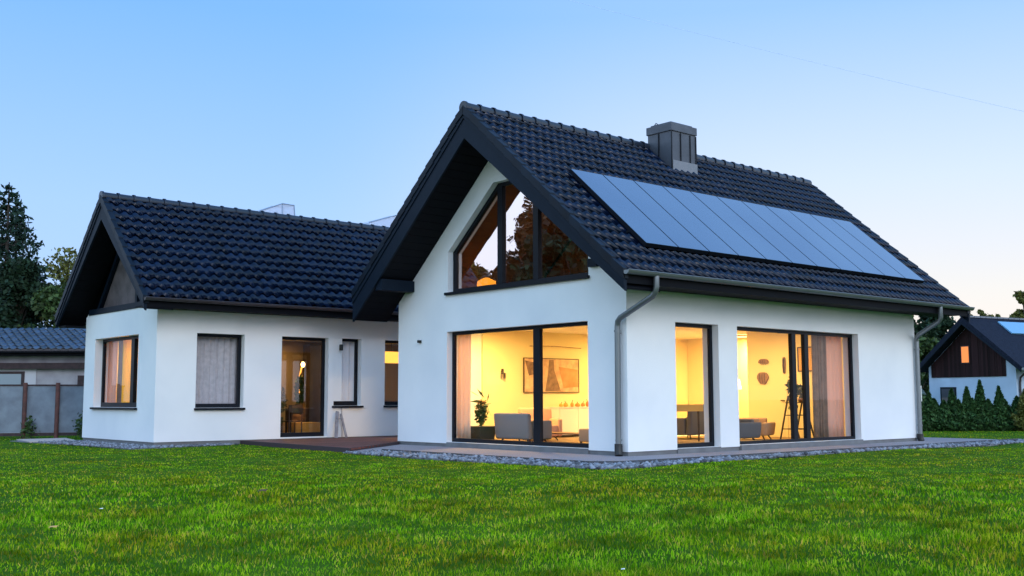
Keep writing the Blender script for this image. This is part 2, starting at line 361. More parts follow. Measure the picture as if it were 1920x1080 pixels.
def roof(name, xf, xb, yr_, zr_, ye0, ye1, zf, px, row_len, th=.16, **tk_):
    ze0, ze1 = zf(ye0), zf(ye1)
    # solid deck under the tiles
    rb = MB(); rb.prism([(ye0+.02, ze0-.05), (yr_, zr_-.05), (ye1-.02, ze1-.05), (ye1-.02, ze1-.05-th), (yr_, zr_-.05-th), (ye0+.02, ze0-.05-th)], xf+.06, xb-.06)
    ro = rb.build(name, M['soffit'], house)
    for (ye, ze) in ((ye0, ze0), (ye1, ze1)):
        Ls = math.hypot(yr_-ye, zr_-ze)
        V, F = tiles(xf+.05, xb-.05, ye, ze, yr_, zr_-.03, px, round(Ls/row_len), **tk_)
        o = np_obj('roof_tiles', V, F, M['tile'], ro)
        me = o.data; sm = np.zeros(len(F), bool); sm[1::2] = True; me.polygons.foreach_set('use_smooth', sm)
        bb = bmesh.new(); bb.from_mesh(me)
        for f in bb.faces:
            if f.normal.z < 0 and f.smooth: f.normal_flip()
        bb.to_mesh(me); bb.free()
    # ridge tiles
    rt = MB(); n = int((xb-xf)/.40); st = (xb-xf)/n
    for i in range(n):
        xa = xf-.03+i*st; ar = []
        for (x, r) in ((xa, .135), (xa+.05, .137), (xa+.0501, .115), (xa+st+.02, .108)):
            ar.append([(x, yr_+r*math.cos(a), zr_-.035+r*math.sin(a)) for a in np.linspace(-.35, math.pi+.35, 11)])
        for q in range(3):
            vs = ar[q]+ar[q+1]; rt.add(vs, [(t, t+1, t+12, t+11) for t in range(10)], True)
    rt.add([(xf-.035, yr_+.135*math.cos(a), zr_-.035+.135*math.sin(a)) for a in np.linspace(0, 2*math.pi, 20, endpoint=False)], [tuple(range(20))])
    rt.build('ridge_tiles', mat('ridge_tile_'+name, (.016, .022, .036), .3, spec=.4, island=.2), ro, recalc=False)
    return ro
main_roof = roof('roof', XF, XB, YR, ZR, YE0, YE1, rz, .225, .345, amp=.055, lip=.003, scal=.010, sharp=.3, jit=.4)
wing_roof = roof('roof', WFX, 9.4, WYR, WZR, WE0, WE1, wz, .27, .335)
main_roof['label'] = 'high steep roof of the main body'; wing_roof['label'] = 'lower roof of the side wing'

def verge(xf, side, ye, zf, yr_, lowR, lowA, ro, end_cut=.0, dirx=1):
    """barge board + stepped verge tiles along one rake.  lowA/lowR = drop of the lower edge at apex / eave"""
    top = lambda y: zf(y)-.16
    n = 2
    poly = [(ye, top(ye)+.0), (yr_, top(yr_)), (yr_, zf(yr_)-lowA), (ye, zf(ye)-lowR)]
    MB().prism(poly, xf, xf+.05*dirx).build('barge_board', M['barge'], ro)
    # second, set-back thinner board for the shadow line
    poly = [(ye, zf(ye)-.05), (yr_, zf(yr_)-.05), (yr_, zf(yr_)-.27), (ye, zf(ye)-.27)]
    MB().prism(poly, xf-.022*dirx, xf-.001*dirx).build('verge_board', M['barge'], ro)
    v = MB(); Ls = abs(yr_-ye); N = round(Ls*1.31/.36)
    for i in range(N):
        ya = ye+(yr_-ye)*i/N; yb = ye+(yr_-ye)*(i+1)/N+ (yr_-ye)/abs(yr_-ye)*.02
        o1, o2 = .055, .022
        v.prism([(ya, zf(ya)+o1), (yb, zf(yb)+o2), (yb, zf(yb)-.17), (ya, zf(ya)-.17+.03)], xf-.045*dirx, xf+.10*dirx)
    v.build('verge_tiles', M['verge'], ro, bevel=.012)
for xf, dx in ((XF, 1), (XB, -1)):
    verge(xf, 0, YE0, rz, YR, .36, .71, main_roof, dirx=dx); verge(xf, 1, YE1, rz, YR, .70, .71, main_roof, dirx=dx)
for xf, dx in ((WFX, 1), (9.4, -1)):
    verge(xf, 0, WE0, wz, WYR, .30, .62, wing_roof, dirx=dx); verge(xf, 1, WE1, wz, WYR, .30, .62, wing_roof, dirx=dx)
# soffits: boarded undersides in front of the gable walls and under the eaves
def soffit(x0, x1, ye, zf, yr_, dR, dA, ro, nb):
    s = MB()
    for i in range(nb):
        ya = ye+(yr_-ye)*i/nb; yb = ye+(yr_-ye)*(i+.93)/nb; q = lambda y: zf(y)-(dR+(dA-dR)*(y-ye)/(yr_-ye))
        s.prism([(ya, q(ya)), (yb, q(yb)), (yb, q(yb)+.02), (ya, q(ya)+.02)], x0, x1)
    s.prism([(ye, zf(ye)-dR+.03), (yr_, zf(yr_)-dA+.03), (yr_, zf(yr_)-dA+.05), (ye, zf(ye)-dR+.05)], x0, x1)
    s.build('soffit', M['soffit'], ro)
soffit(XF+.06, -.003, YE1-.03, rz, YR, .69, .69, main_roof, 26)
soffit(XF+.06, -.003, YE0+.03, rz, YR, .35, .69, main_roof, 26)
soffit(WFX+.06, WX+.1, WE1-.03, wz, WYR, .29, .6, wing_roof, 20)
soffit(WFX+.06, WX+.1, WE0+.03, wz, WYR, .29, .6, wing_roof, 20)
# level eave soffits and fascias
MB().box(.0, YE0+.10, 3.20, XB-.06, -.003, 3.225).build('eave_soffit', M['soffit'], main_roof)
MB().box(XF+.06, YE0+.05, 3.19, XB-.06, YE0+.085, 3.30).build('fascia', mat('green_brown_fascia', (.006, .008, .008), .6, spec=.1), main_roof)
MB().box(WFX+.06, WE0+.09, 3.25, 9.3, WY-.003, 3.28).build('eave_soffit', M['soffit'], wing_roof)
MB().box(WFX+.06, WE0+.045, 3.23, 9.3, WE0+.08, 3.38).build('fascia', M['barge'], wing_roof)
MB().box(WFX+.06, 15.58, 3.05, WX+.2, 16.1, 3.09).build('eave_soffit', M['soffit'], wing_roof)
# purlin ends
MB().box(-.93, 6.88, 3.64, .05, 7.14, 3.90).build('purlin', M['barge'], main_roof)
MB().box(-.10, .70, 3.68, -.002, .94, 3.84).build('purlin', M['barge'], main_roof)
# snow-guard-free front roof: chimney
ch = MB(); cx0, cx1, cy0, cy1 = 4.83, 5.75, 2.94, 3.70
ch.box(cx0, cy0, 6.2, cx1, cy1, 7.72); chim = ch.build('chimney', M['sheet'], main_roof)
s = MB()
for x in (cx0, cx0+.34, cx0+.70, cx1): s.box(x-.012, cy0-.022, 6.62, x+.012, cy0-.001, 7.6)
for y in (cy0+.4,): s.box(cx0-.022, y-.012, 6.75, cx0-.001, y+.012, 7.6)
s.build('standing_seam', M['frame'], chim)
MB().box(cx0-.03, cy0-.03, 7.62, cx1+.03, cy1+.03, 7.82).box(cx0+.05, cy0+.05, 7.824, cx1-.05, cy1-.05, 7.87).build('chimney_cap', M['sheet'], chim, bevel=.012)
s = MB(); s.tube([(cx0+.0, cy1-.2, 7.82), (cx0+.03, cy1-.25, 7.9), (cx0+.1, cy1-.3, 7.84)], .015, 6); s; s.build('cap_clip', M['sheet'], chim)
MB().prism([(cy0-.03, rz(cy0)-.03), (cy0-.03, rz(cy0)+.22), (cy0-.012, rz(cy0)+.22), (cy0-.012, rz(cy0)-.03)], cx0+.02, cx1+.02).build('flashing', M['lead'], chim)
# solar panels (11)
dY = Vector((0, YR-YE0, ZR-rz(YE0))).normalized(); nP = Vector((0, -dY.z, dY.y)); nP = nP if nP.z > 0 else -nP
x0p, x1p, NP = .23, 10.72, 11; pw = (x1p-x0p)/NP; base = Vector((0, -.32, 4.05+.005)); LP = 2.72
for i in range(NP):
    xa = x0p+i*pw+.012; xb_ = x0p+(i+1)*pw-.012
    def qd(x, t, h): return tuple(Vector((x, base.y, base.z))+dY*t+nP*h)
    def slabp(x0, x1, t0, t1, h0, h1, nm, mm, par):
        m_ = MB(); vs = [qd(x, t, h) for x in (x0, x1) for t in (t0, t1) for h in (h0, h1)]
        m_.add(vs, [(0, 1, 3, 2), (4, 6, 7, 5), (0, 4, 5, 1), (2, 3, 7, 6), (0, 2, 6, 4), (1, 5, 7, 3)]); return m_.build(nm, mm, par)
    pan = slabp(xa, xb_, 0, LP, -.085, -.005, 'solar_panel', M['frame'], main_roof)
    slabp(xa+.006, xb_-.006, .008, LP-.008, -.0045, .0, 'panel_glass', M['panel'], pan)
m_ = MB()
for t in (.5, 2.2):
    vs = [qd(x, t+dt, h) for x in (x0p-.03, x1p+.03) for dt in (0, .05) for h in (-.14, -.087)]
    m_.add(vs, [(0, 1, 3, 2), (4, 6, 7, 5), (0, 4, 5, 1), (2, 3, 7, 6), (0, 2, 6, 4), (1, 5, 7, 3)])
m_.build('panel_rail', M['frame'], main_roof)
# gutters
def gutter(x0, x1, y, z, r, m, ro, seams):
    g = MB(); n = 9; A = [math.pi+math.pi*i/n for i in range(n+1)]
    for rr in (r, r-.006): g.add([(x, y+rr*math.cos(a), z+rr*math.sin(a)) for x in (x0, x1) for a in A], [(i, i+1, i+n+2, i+n+1) for i in range(n)], True)
    g.tube([(x0, y-r, z+.004), (x1, y-r, z+.004)], .010, 6)
    for x in (x0, x1): g.add([(x, y+r*math.cos(a), z+r*math.sin(a)) for a in A], [tuple(range(n+1))])
    x = x0+.8
    while x < x1:
        g.add([(xx, y+(r+.004)*math.cos(a), z+(r+.004)*math.sin(a)) for xx in (x, x+.03) for a in A], [(i, i+1, i+n+2, i+n+1) for i in range(n)], True); x += seams
    return g.build('gutter', m, ro, recalc=False)
gut = gutter(XF-.03, XB+.02, YE0-.055, 3.385, .075, M['zinc'], main_roof, .95)
gutter(WFX-.03, 9.4, WE0-.055, 3.44, .07, M['bgutter'], wing_roof, 2.2)
# downpipes
d = MB(); d.tube([(-.20, -.94, 3.33), (-.20, -.94, 3.14), (-.2, -.91, 3.04), (-.19, -.84, 2.97), (-.125, .05, 2.62), (-.10, .13, 2.56), (-.10, .145, 2.46), (-.10, .155, .24)], .056, 14, False)
for z in (2.36, .30): d.tube([(-.1, .15, z), (-.1, .15, z+.035)], .064, 14, False)
d.tube([(-.1, .15, 2.34), (.0, .15, 2.34)], .012, 6)
dp = d.build('downpipe', M['zinc'], house)
MB().tube([(-.1, .155, .25), (-.105, .15, .12), (-.13, .12, .03)], .075, 12).build('drain_boot', M['black'], dp)
d = MB(); d.tube([(10.25, -.94, 3.33), (10.25, -.94, 3.06), (10.26, -.9, 2.98), (10.55, -.18, 2.68), (10.60, -.09, 2.6), (10.60, -.09, 2.5), (10.60, -.09, .18)], .056, 14, False)
for z in (2.3, .4): d.tube([(10.60, -.09, z), (10.60, -.09, z+.035)], .064, 14, False)
dp = d.build('downpipe', M['zinc'], house)
MB().tube([(10.6, -.09, .2), (10.6, -.09, .1), (10.60, -.12, .02)], .08, 12).build('drain_boot', M['black'], dp)

# ---- windows
def window(P, u0, u1, v0, v1, dep, mull, sill=None, fr=.075, gm='glass', name='window', bottom=None, parent=None, mw=.085):
    """frame with mullions, one glass sheet, optional projecting sill; P maps (u,v,w)"""
    f = MB(P); bt = bottom or fr; d1 = dep+.075
    f.box(u0, v0, dep, u0+fr, v1, d1); f.box(u1-fr, v0, dep, u1, v1, d1)
    f.box(u0+fr, v1-fr, dep, u1-fr, v1, d1); f.box(u0+fr, v0, dep, u1-fr, v0+bt, d1)
    for m_ in mull: f.box(m_-mw, v0+bt, dep-.012, m_+mw, v1-fr, d1+.01)
    w = f.build(name, M['frame'], parent or house, bevel=.004)
    MB(P).add([(u0+fr, v0+bt, dep+.04), (u1-fr, v0+bt, dep+.04), (u1-fr, v1-fr, dep+.04), (u0+fr, v1-fr, dep+.04)], [(0, 1, 2, 3)]).build('glass', M[gm], w)
    if sill:
        MB(P).box(u0-sill, v0-.055, -.07, u1+sill, v0-.004, dep).build('sill', M['frame'], w, bevel=.004)
    return w
window(GX(0), 1.044, 5.598, .13, 2.63, .15, [2.71], fr=.075, bottom=.085, mw=.10, name='glass_door')
window(SY(0), 1.406, 2.759, .12, 2.614, .16, [], bottom=.085, name='glass_door')
w2 = window(SY(0), 3.386, 8.039, .13, 2.614, .16, [5.63, 6.12], bottom=.07, name='glass_door', mw=.075)
window(SY(Wd-.30), .45, 1.8, .13, 2.5, .05, [1.12], name='glass_door')
window(SY(WY), -3.64, -2.375, .90, 2.72, .17, [], sill=.03, bottom=.10)
wd = window(SY(WY), -1.325, .06, .13, 2.72, .17, [], bottom=.11, name='glass_door', gm='glass_dim')
wc = window(SY(WY), .235, 1.09, .93, 2.73, .17, [], sill=.05, bottom=.12, fr=.07)
MB(SY(WY)).box(.238, 1.05, .02, .49, 2.727, .165).build('side_panel', M['stucco'], wc)
window(SY(WY), 1.86, 3.1, .93, 2.73, .17, [2.6], sill=.03, bottom=.10, gm='glass_dim')
window(GX(WX), 11.93, 14.84, .91, 2.70, .20, [12.75], sill=.05, bottom=.12, mw=.10)
# wall lamps
MB().box(-.06, 6.58, 2.42, -.001, 6.68, 2.48).build('wall_lamp', M['black'], house)
MB().tube([(.43, WY-.035, 2.40), (.43, WY-.035, 2.56)], .05, 12).build('wall_lamp', M['black'], house)
# attic window
P = GX(0); f = MB(P); dep = .15
def inset(poly, d):
    n = len(poly); out = []
    for i in range(n):
        a, b_, c = Vector(poly[i-1]), Vector(poly[i]), Vector(poly[(i+1) % n])
        e1 = (b_-a).normalized(); e2 = (c-b_).normalized(); n1 = Vector((-e1.y, e1.x)); n2 = Vector((-e2.y, e2.x))
        k = d/(1+n1.dot(n2)); q = b_+(n1+n2)*k; out.append((q.x, q.y))
    return out
inn = inset(up_hole, .085)
f.slab(up_hole, [inn], dep, dep+.08)
f.box(3.81, 3.61, dep-.01, 3.97, 5.78, dep+.09); f.box(2.64, 3.61, dep-.01, 2.80, 5.3, dep+.09)
at = f.build('attic_window', M['frame'], house)
tr = tessellate_polygon([[Vector((p_[0], p_[1], 0)) for p_ in inn]])
MB(P).add([(p_[0], p_[1], dep+.05) for p_ in inn], [tuple(t) for t in tr]).build('glass', M['glass_up'], at)
MB(P).box(.97, 3.465, -.07, 5.63, 3.526, dep).build('sill', M['frame'], at)

# ---- rooms behind the windows
r_ = MB()
r_.box(T+.002, T+.002, .0, L-T-.002, Wd-T-.002, .1); r_.build('floor', M['floor'], house)
r_ = MB(); r_.box(T+.002, T+.002, 2.86, L-T-.002, Wd-T-.002, 3.10); r_.build('ceiling', M['ceil'], house)
r_ = MB(); cl = .004
r_.box(2.25, Wd-T-.06, .104, L-T-cl, Wd-T-cl, 2.856)              # long inner wall lining
r_.box(8.6, T+cl, .104, 8.72, 3.66, 2.856)                        # partition with the masks
r_.box(L-T-.06, T+cl, .104, L-T-cl, Wd-T-.07, 2.856)
r_.build('inner_wall', M['plaster'], house)
# attic room
r_ = MB(); r_.box(T+.01, .9, 3.104, 3.8, 6.4, 3.16); r_.prism([(.9, 3.104), (6.4, 3.104), (6.4, 4.2), (YR, 6.5), (.9, 4.2)], 3.8, 3.9)
r_.prism([(6.4, 3.2), (6.4, 4.3), (YR, 6.55), (YR, 6.6), (6.46, 4.3), (6.46, 3.2)], T+.01, 3.79)
r_.prism([(.9, 3.2), (.9, 4.2), (YR, 6.55), (YR, 6.6), (.84, 4.3), (.84, 3.2)], T+.01, 3.79)
r_.build('attic_room', M['brownwall'], house)
# wing rooms
r_ = MB(); r_.box(WX+.37, WY+.37, .0, WXE-.37, WY2-.37, .1); r_.build('floor', M['wood'], house)
r_ = MB(); r_.box(WX+.37, WY+.37, 2.86, WXE-.37, WY2-.37, 3.0); r_.build('ceiling', M['ceil'], house)
r_ = MB(); r_.box(-1.95, WY+.37, .104, -1.85, WY2-.37, 2.856)
r_.box(-1.84, WY2-.43, .104, WXE-.38, WY2-.37, 2.856); r_.build('inner_wall', M['brownwall'], house)
r_ = MB(); r_.box(WX+.37, WY2-.43, .104, -1.96, WY2-.37, 2.856); r_.build('inner_wall', M['plaster'], house)
MB().box(1.75, 14.7, .104, 2.6, 15.1, 2.75).build('inner_wall', M['wood'], house)

# skylights showing behind the wing ridge
def dome(x0, x1, x2, yb, zl, zh):
    """wedge shaped clear plastic cover standing on the rear slope"""
    y2 = yb+.6; o = MB()
    pr_ = [(x0, zl), (x1, zh), (x2, zh-.01), (x2+.06, zl-.7), (x0, zl-.7)]
    o.prism([(p_[0], p_[1]) for p_ in pr_], yb, y2, 'y')
    a = o.build('skylight', M['plastic'], wing_roof); e = MB()
    for y_ in (yb-.008, y2+.008): e.tube([(x0, y_, zl-.05), (x0, y_, zl), (x1, y_, zh), (x2, y_, zh-.01), (x2+.06, y_, zl-.3)], .014, 6)
    e.tube([(x1, yb, zh), (x1, yb, zl-.3)], .016, 6).tube([(x2, yb, zh), (x2, y2, zh)], .012, 6)
    e.build('skylight_rim', mat('pale_rim', (.22, .30, .42), .4), a)
dome(-.60, .12, .50, 13.6, 6.44, 6.74); dome(3.1, 4.3, 5.0, 13.6, 6.50, 6.90)

# ================================================================== GROUND
def lz(x, y):
    """lawn height"""
    d = (x+3)*-.651+(y+3)*-.752           # distance toward the camera in front of the house
    s = np.clip(d/10, 0, 1); s = s*s*(3-2*s)
    return -.30*s+.012*np.sin(x*.9+1.1*y*.35)*np.sin(y*.7)-.012
grassm = mat('lawn_soil', (.035, .10, .006), .9, var=(.8, (.07, .15, .010), 1), bump=(60, 1, .03), spec=.03)
xs = np.concatenate([[-600, -300, -150, -80], np.arange(-40, 46, 1.0), [60, 90, 150, 300, 600]]); n = len(xs)
ys = np.concatenate([[-600, -300, -150, -80], np.arange(-40, 46, 1.0), [60, 90, 150, 300, 600]])
Xg, Yg = np.meshgrid(xs, ys); Zg = lz(Xg, Yg)
Vg = np.stack([Xg, Yg, Zg], -1).reshape(-1, 3); i = np.arange(n-1); a = (i[None]+i[:, None]*n).ravel()
lawn = np_obj('lawn', Vg, np.stack([a, a+1, a+n+1, a+n], 1), grassm, smooth=True); props(lawn, kind='structure')
# paving and stone strips around the house
def sheet(name, polys, z, zb, m, kind='structure'):
    s_ = MB()
    for pl in polys: s_.prism(pl, zb, z, 'z')
    return props(s_.build(name, m), kind=kind)
walk = [(-1.98, 5.21), (-1.98, -.95), (-1.55, -1.3), (13.0, -1.3), (13.4, 9.5), (L+.02, 9.5), (L-.01, .012), (.012, .012), (.012, Wd-.012), (-.05, Wd-.012), (-2.76, 5.33), (-2.76, 5.21)]
sheet('path', [walk], .022, -.3, M['paving'])
strip = [(-2.95, 5.2), (-2.92, 1), (-2.75, -1.9), (-2.2, -2.2), (-.5, -1.95), (3.2, -1.72), (7, -1.75), (10.0, -2.15), (12.5, -1.9), (13.4, -1.305), (-1.53, -1.305), (-1.985, -.96), (-1.985, 5.2)]
gs = sheet('gravel_bed', [strip, [(-5.5, 10.1), (-3.4, 10.35), (-2.45, 10.75), (-2.45, WY+.012), (WX+.012, WY+.012), (WX+.012, 17.6), (-6.0, 17.2), (-5.6, 13)]], .002, -.3, mat('gravel_ground', (.12, .12, .13), .9, var=(30, (.25, .25, .27), 1), bump=(60, 1, .03)))
MB_ = MB()
for (a, b_) in (((-2.01, 5.2), (-2.01, -.97)), ((-2.01, -.97), (-1.56, -1.33)), ((-1.56, -1.33), (13.3, -1.33))):
    d = Vector((b_[0]-a[0], b_[1]-a[1], 0)).normalized(); nn = Vector((-d.y, d.x, 0))*.022
    MB_.prism([(a[0]+nn.x, a[1]+nn.y), (a[0]-nn.x, a[1]-nn.y), (b_[0]-nn.x, b_[1]-nn.y), (b_[0]+nn.x, b_[1]+nn.y)], -.2, .05, 'z')
props(MB_.build('kerb', M['kerb']), kind='structure')
sheet('sand_patch', [[(-5.9, 15.8), (-4.7, 15.8), (-4.2, 18.2), (-5.6, 18.0)]], .012, -.2, M['soil'])
# pebbles
def inpoly(px_, py_, pl):
    c = np.zeros(len(px_), bool); j = len(pl)-1
    for i in range(len(pl)):
        xi, yi = pl[i]; xj, yj = pl[j]
        c ^= ((yi > py_) != (yj > py_)) & (px_ < (xj-xi)*(py_-yi)/(yj-yi+1e-12)+xi); j = i
    return c
bm = bmesh.new(); bmesh.ops.create_icosphere(bm, subdivisions=1, radius=1); iv = np.array([v.co[:] for v in bm.verts]); itf = np.array([[v.index for v in f.verts] for f in bm.faces]); bm.free()
def pebbles(polys, num, r0, r1, z):
    N = num*4; pts = []
    for pl in polys:
        A = np.array(pl); q = rng.uniform(A.min(0)-.04, A.max(0)+.04, (N, 2)); pts.append(q[inpoly(q[:, 0], q[:, 1], pl)])
    q = np.concatenate(pts); rng.shuffle(q); q = q[:num]; N = len(q)
    sc = rng.uniform(r0, r1, (N, 1))*rng.uniform(.6, 1.25, (N, 3)); sc[:, 2] *= .75
    ang = rng.uniform(0, 6.28, N); jit = rng.normal(1, .16, (N, len(iv), 1)); V = iv[None]*jit*sc[:, None]
    ca, sa = np.cos(ang)[:, None], np.sin(ang)[:, None]; x = V[..., 0]*ca-V[..., 1]*sa; y = V[..., 0]*sa+V[..., 1]*ca
    V = np.stack([x+q[:, 0:1], y+q[:, 1:2], V[..., 2]+z+sc[:, 2:3]*.4], -1).reshape(-1, 3)
    F = (itf[None]+(np.arange(N)*len(iv))[:, None, None]).reshape(-1, 3); return V, F
V, F = pebbles([[(-2.98, 5.25), (-2.95, 1), (-2.78, -1.95), (-2.2, -2.25), (-.5, -2.0), (3.2, -1.76), (7, -1.8), (10.0, -2.2), (12.5, -1.95), (13.4, -1.42), (-1.53, -1.42), (-2.06, -.96), (-2.06, 5.2)]], 6500, .02, .052, 0)
V2, F2 = pebbles([[(-5.52, 10.08), (-3.4, 10.33), (-2.5, 10.7), (-2.5, WY), (WX, WY), (WX, 15.6), (-5.8, 15.6)]], 3500, .015, .04, 0)
props(np_obj('pebbles', np.concatenate([V, V2]), np.concatenate([F, F2+len(V)]), M['stone']), 'pale grey and white loose pebbles edging the paving round the house', 'pebbles', kind='stuff')

# grass blades
def grass():
    rings = [(4.5, 9, 2500, .0065, .062), (9, 13, 1500, .0095, .058), (13, 19, 800, .014, .05), (19, 27, 380, .021, .045), (27, 42, 110, .032, .045)]
    Vs = []; rd = []; half = R(33)
    for r0, r1, den, wd_, ht in rings:
        area = half*(r1*r1-r0*r0); N = int(area*den)
        r = np.sqrt(rng.uniform(r0*r0, r1*r1, N)); a = yaw+rng.uniform(-half, half, N)
        x = CAM.x+r*np.cos(a); y = CAM.y+r*np.sin(a)
        # clumps: thin out and vary height with smooth noise
        nz = np.sin(x*2.1+1.3*np.sin(y*1.7))*np.sin(y*2.6+1.1*np.sin(x*1.9))
        nz2 = np.sin(x*.63+2*np.sin(y*.41))*np.sin(y*.77+np.sin(x*.5))
        nz3 = np.sin(x*7.3+2*np.sin(y*5.1))*np.sin(y*8.1+2*np.sin(x*4.7))
        keep = rng.uniform(0, 1, N) < .74+.16*nz+.1*nz3
        blk = inpoly(x, y, [(-2.99, 5.4), (-2.96, 1), (-2.78, -1.98), (-2.2, -2.26), (-.5, -2.0), (3.2, -1.77), (7, -1.8), (10.0, -2.2), (12.5, -1.95), (13.5, -1.4), (13.5, 9.6), (9, 17), (-2.0, 17.4), (-6.0, 17.3), (-5.52, 10.08), (-3.4, 10.33), (-2.5, 10.72), (-2.8, 5.35)])
        keep &= ~blk
        x, y, nz, nz2, nz3 = x[keep], y[keep], nz[keep], nz2[keep], nz3[keep]; N = len(x)
        z = lz(x, y)-.005
        edge = np.clip((-(x+3)*.651-(y+3)*.752)/6+.6, .45, 1)
        h = .82*ht*rng.uniform(.45, 1.25, N)*(1+.22*nz+.15*nz2+.18*nz3)*np.clip(edge, .55, 1)
        tall = rng.uniform(0, 1, N) < .006; h[tall] *= 1.7
        w = wd_*rng.uniform(.6, 1.3, N); th = rng.uniform(0, 2*np.pi, N); la = rng.uniform(0, 2*np.pi, N); ln = h*rng.uniform(.1, .85, N)
        dx, dy = np.cos(th)*w/2, np.sin(th)*w/2; lx, ly = np.cos(la)*ln, np.sin(la)*ln
        p0 = np.stack([x-dx, y-dy, z], -1); p1 = np.stack([x+dx, y+dy, z], -1)
        m0 = np.stack([x-dx*.8+lx*.35, y-dy*.8+ly*.35, z+h*.6], -1); m1 = np.stack([x+dx*.8+lx*.35, y+dy*.8+ly*.35, z+h*.6], -1)
        t = np.stack([x+lx, y+ly, z+h*rng.uniform(.85, 1, N)], -1)
        Vs.append(np.stack([p0, p1, m1, m0, t], 1).reshape(-1, 3)); rd.append(np.repeat(rng.uniform(0, 1, N), 5))
    V = np.concatenate(Vs); N = len(V)//5; k = np.arange(N)*5
    F = np.stack([np.stack([k, k+1, k+2], 1), np.stack([k, k+2, k+3], 1), np.stack([k+3, k+2, k+4], 1)], 1).reshape(-1, 3)
    m = bpy.data.materials.new('grass_blade'); m.use_nodes = True; n = m.node_tree; b = n.nodes['Principled BSDF']; L_ = n.links.new
    b.inputs['Roughness'].default_value = .5; b.inputs['Specular IOR Level'].default_value = .02
    at_ = n.nodes.new('ShaderNodeAttribute'); at_.attribute_name = 'rand'
    cr = n.nodes.new('ShaderNodeValToRGB'); e_ = cr.color_ramp.elements
    e_[0].position = 0; e_[0].color = (.045, .17, .002, 1); e_[1].position = 1; e_[1].color = (.36, .36, .06, 1)
    for pos, c in ((.22, (.12, .36, .003)), (.6, (.25, .49, .010)), (.86, (.37, .55, .024)), (.95, (.50, .50, .08))):
        q = e_.new(pos); q.color = (*c, 1)
    L_(at_.outputs['Fac'], cr.inputs[0])
    tc = n.nodes.new('ShaderNodeTexCoord'); ns = n.nodes.new('ShaderNodeTexNoise'); ns.inputs['Scale'].default_value = .55; ns.inputs['Detail'].default_value = 6; ns.inputs['Roughness'].default_value = .65
    L_(tc.outputs['Object'], ns.inputs['Vector'])
    mr = n.nodes.new('ShaderNodeMapRange'); mr.inputs[1].default_value = .42; mr.inputs[2].default_value = .68; L_(ns.outputs[0], mr.inputs[0])
    mx = n.nodes.new('ShaderNodeMix'); mx.data_type = 'RGBA'; mx.blend_type = 'MULTIPLY'; mx.inputs[7].default_value = (1.55, .80, .9, 1)
    L_(mr.outputs[0], mx.inputs[0]); L_(cr.outputs[0], mx.inputs[6])
    ns2 = n.nodes.new('ShaderNodeTexNoise'); ns2.inputs['Scale'].default_value = 2.7; ns2.inputs['Detail'].default_value = 4; L_(tc.outputs['Object'], ns2.inputs['Vector'])
    mr2 = n.nodes.new('ShaderNodeMapRange'); mr2.inputs[1].default_value = .35; mr2.inputs[2].default_value = .65; mr2.inputs[3].default_value = .42; mr2.inputs[4].default_value = 1.3; L_(ns2.outputs[0], mr2.inputs[0])
    mx2 = n.nodes.new('ShaderNodeMix'); mx2.data_type = 'RGBA'; mx2.blend_type = 'MULTIPLY'; mx2.inputs[0].default_value = 1
    L_(mx.outputs[2], mx2.inputs[6]); L_(mr2.outputs[0], mx2.inputs[7]); L_(mx2.outputs[2], b.inputs['Base Color'])
    tb = n.nodes.new('ShaderNodeBsdfTranslucent'); L_(mx2.outputs[2], tb.inputs[0]); ms = n.nodes.new('ShaderNodeMixShader'); ms.inputs[0].default_value = .38
    L_(b.outputs[0], ms.inputs[1]); L_(tb.outputs[0], ms.inputs[2]); L_(ms.outputs[0], n.nodes['Material Output'].inputs[0])
    o = np_obj('grass', V, F, m, attrs={'rand': ('POINT', np.concatenate(rd))})
    props(o, 'lush bright green lawn grass in front of the house', 'grass', kind='stuff')
    print('grass blades', N)
grass()

# deck
dk = thing('terrace_deck', (0, 8, 0), 'low reddish brown board terrace in the corner between the wing and the main gable', 'terrace')
b = MB(); y = 5.36; 
while y < WY-.05:
    x1 = -2.70+(y+.068-5.36)*2.70/2.17 if y < Wd-.03 else 4.58        # the deck ends on a slanting edge at the gable corner
    if x1 < -2.62: y += .143; continue
    b.box(-2.72+.36*(y-5.36)/5.5, y, .045, x1, min(y+.137, WY-.004), .085); y += .143
b.build('deck_boards', M['deck'], dk)
MB().prism([(-2.78, 5.30), (-2.725, 5.30), (-2.37, WY-.004), (-2.43, WY-.004)], -.25, .088, 'z').prism([(-2.78, 5.30), (-.02, Wd-.10), (-.02, Wd-.03), (-2.75, 5.37)], -.25, .0865, 'z').build('deck_edge', mat('dark_deck_edge', (.035, .02, .026), .7), dk)
# leaning trestle
t = thing('folding_stand', (.3, 10.6, .09), 'small grey folded stand of two planks leaning on the wing wall under the narrow window', 'stand')
P1 = lambda x, y, z: Vector((x, y, z))
def plank(name, a, b_, w, th, par, m):
    a, b_ = Vector(a), Vector(b_); d = (b_-a).normalized(); s_ = d.cross(Vector((0, 1, 0))).normalized()*w/2; n_ = s_.cross(d).normalized()*th/2
    mb_ = MB(); vs = [tuple(p_+i_*s_+j_*n_) for p_ in (a, b_) for i_ in (-1, 1) for j_ in (-1, 1)]
    mb_.add(vs, [(0, 1, 3, 2), (4, 6, 7, 5), (0, 4, 5, 1), (2, 3, 7, 6), (0, 2, 6, 4), (1, 5, 7, 3)]); return mb_.build(name, m, par)
gm_ = mat('grey_planed_wood', (.25, .26, .30), .6, var=(8, (.17, .17, .2), 1))
plank('plank', (.15, 10.55, .09), (.30, 10.74, .78), .09, .025, t, gm_); plank('plank', (.50, 10.60, .09), (.40, 10.74, .72), .06, .025, t, gm_)
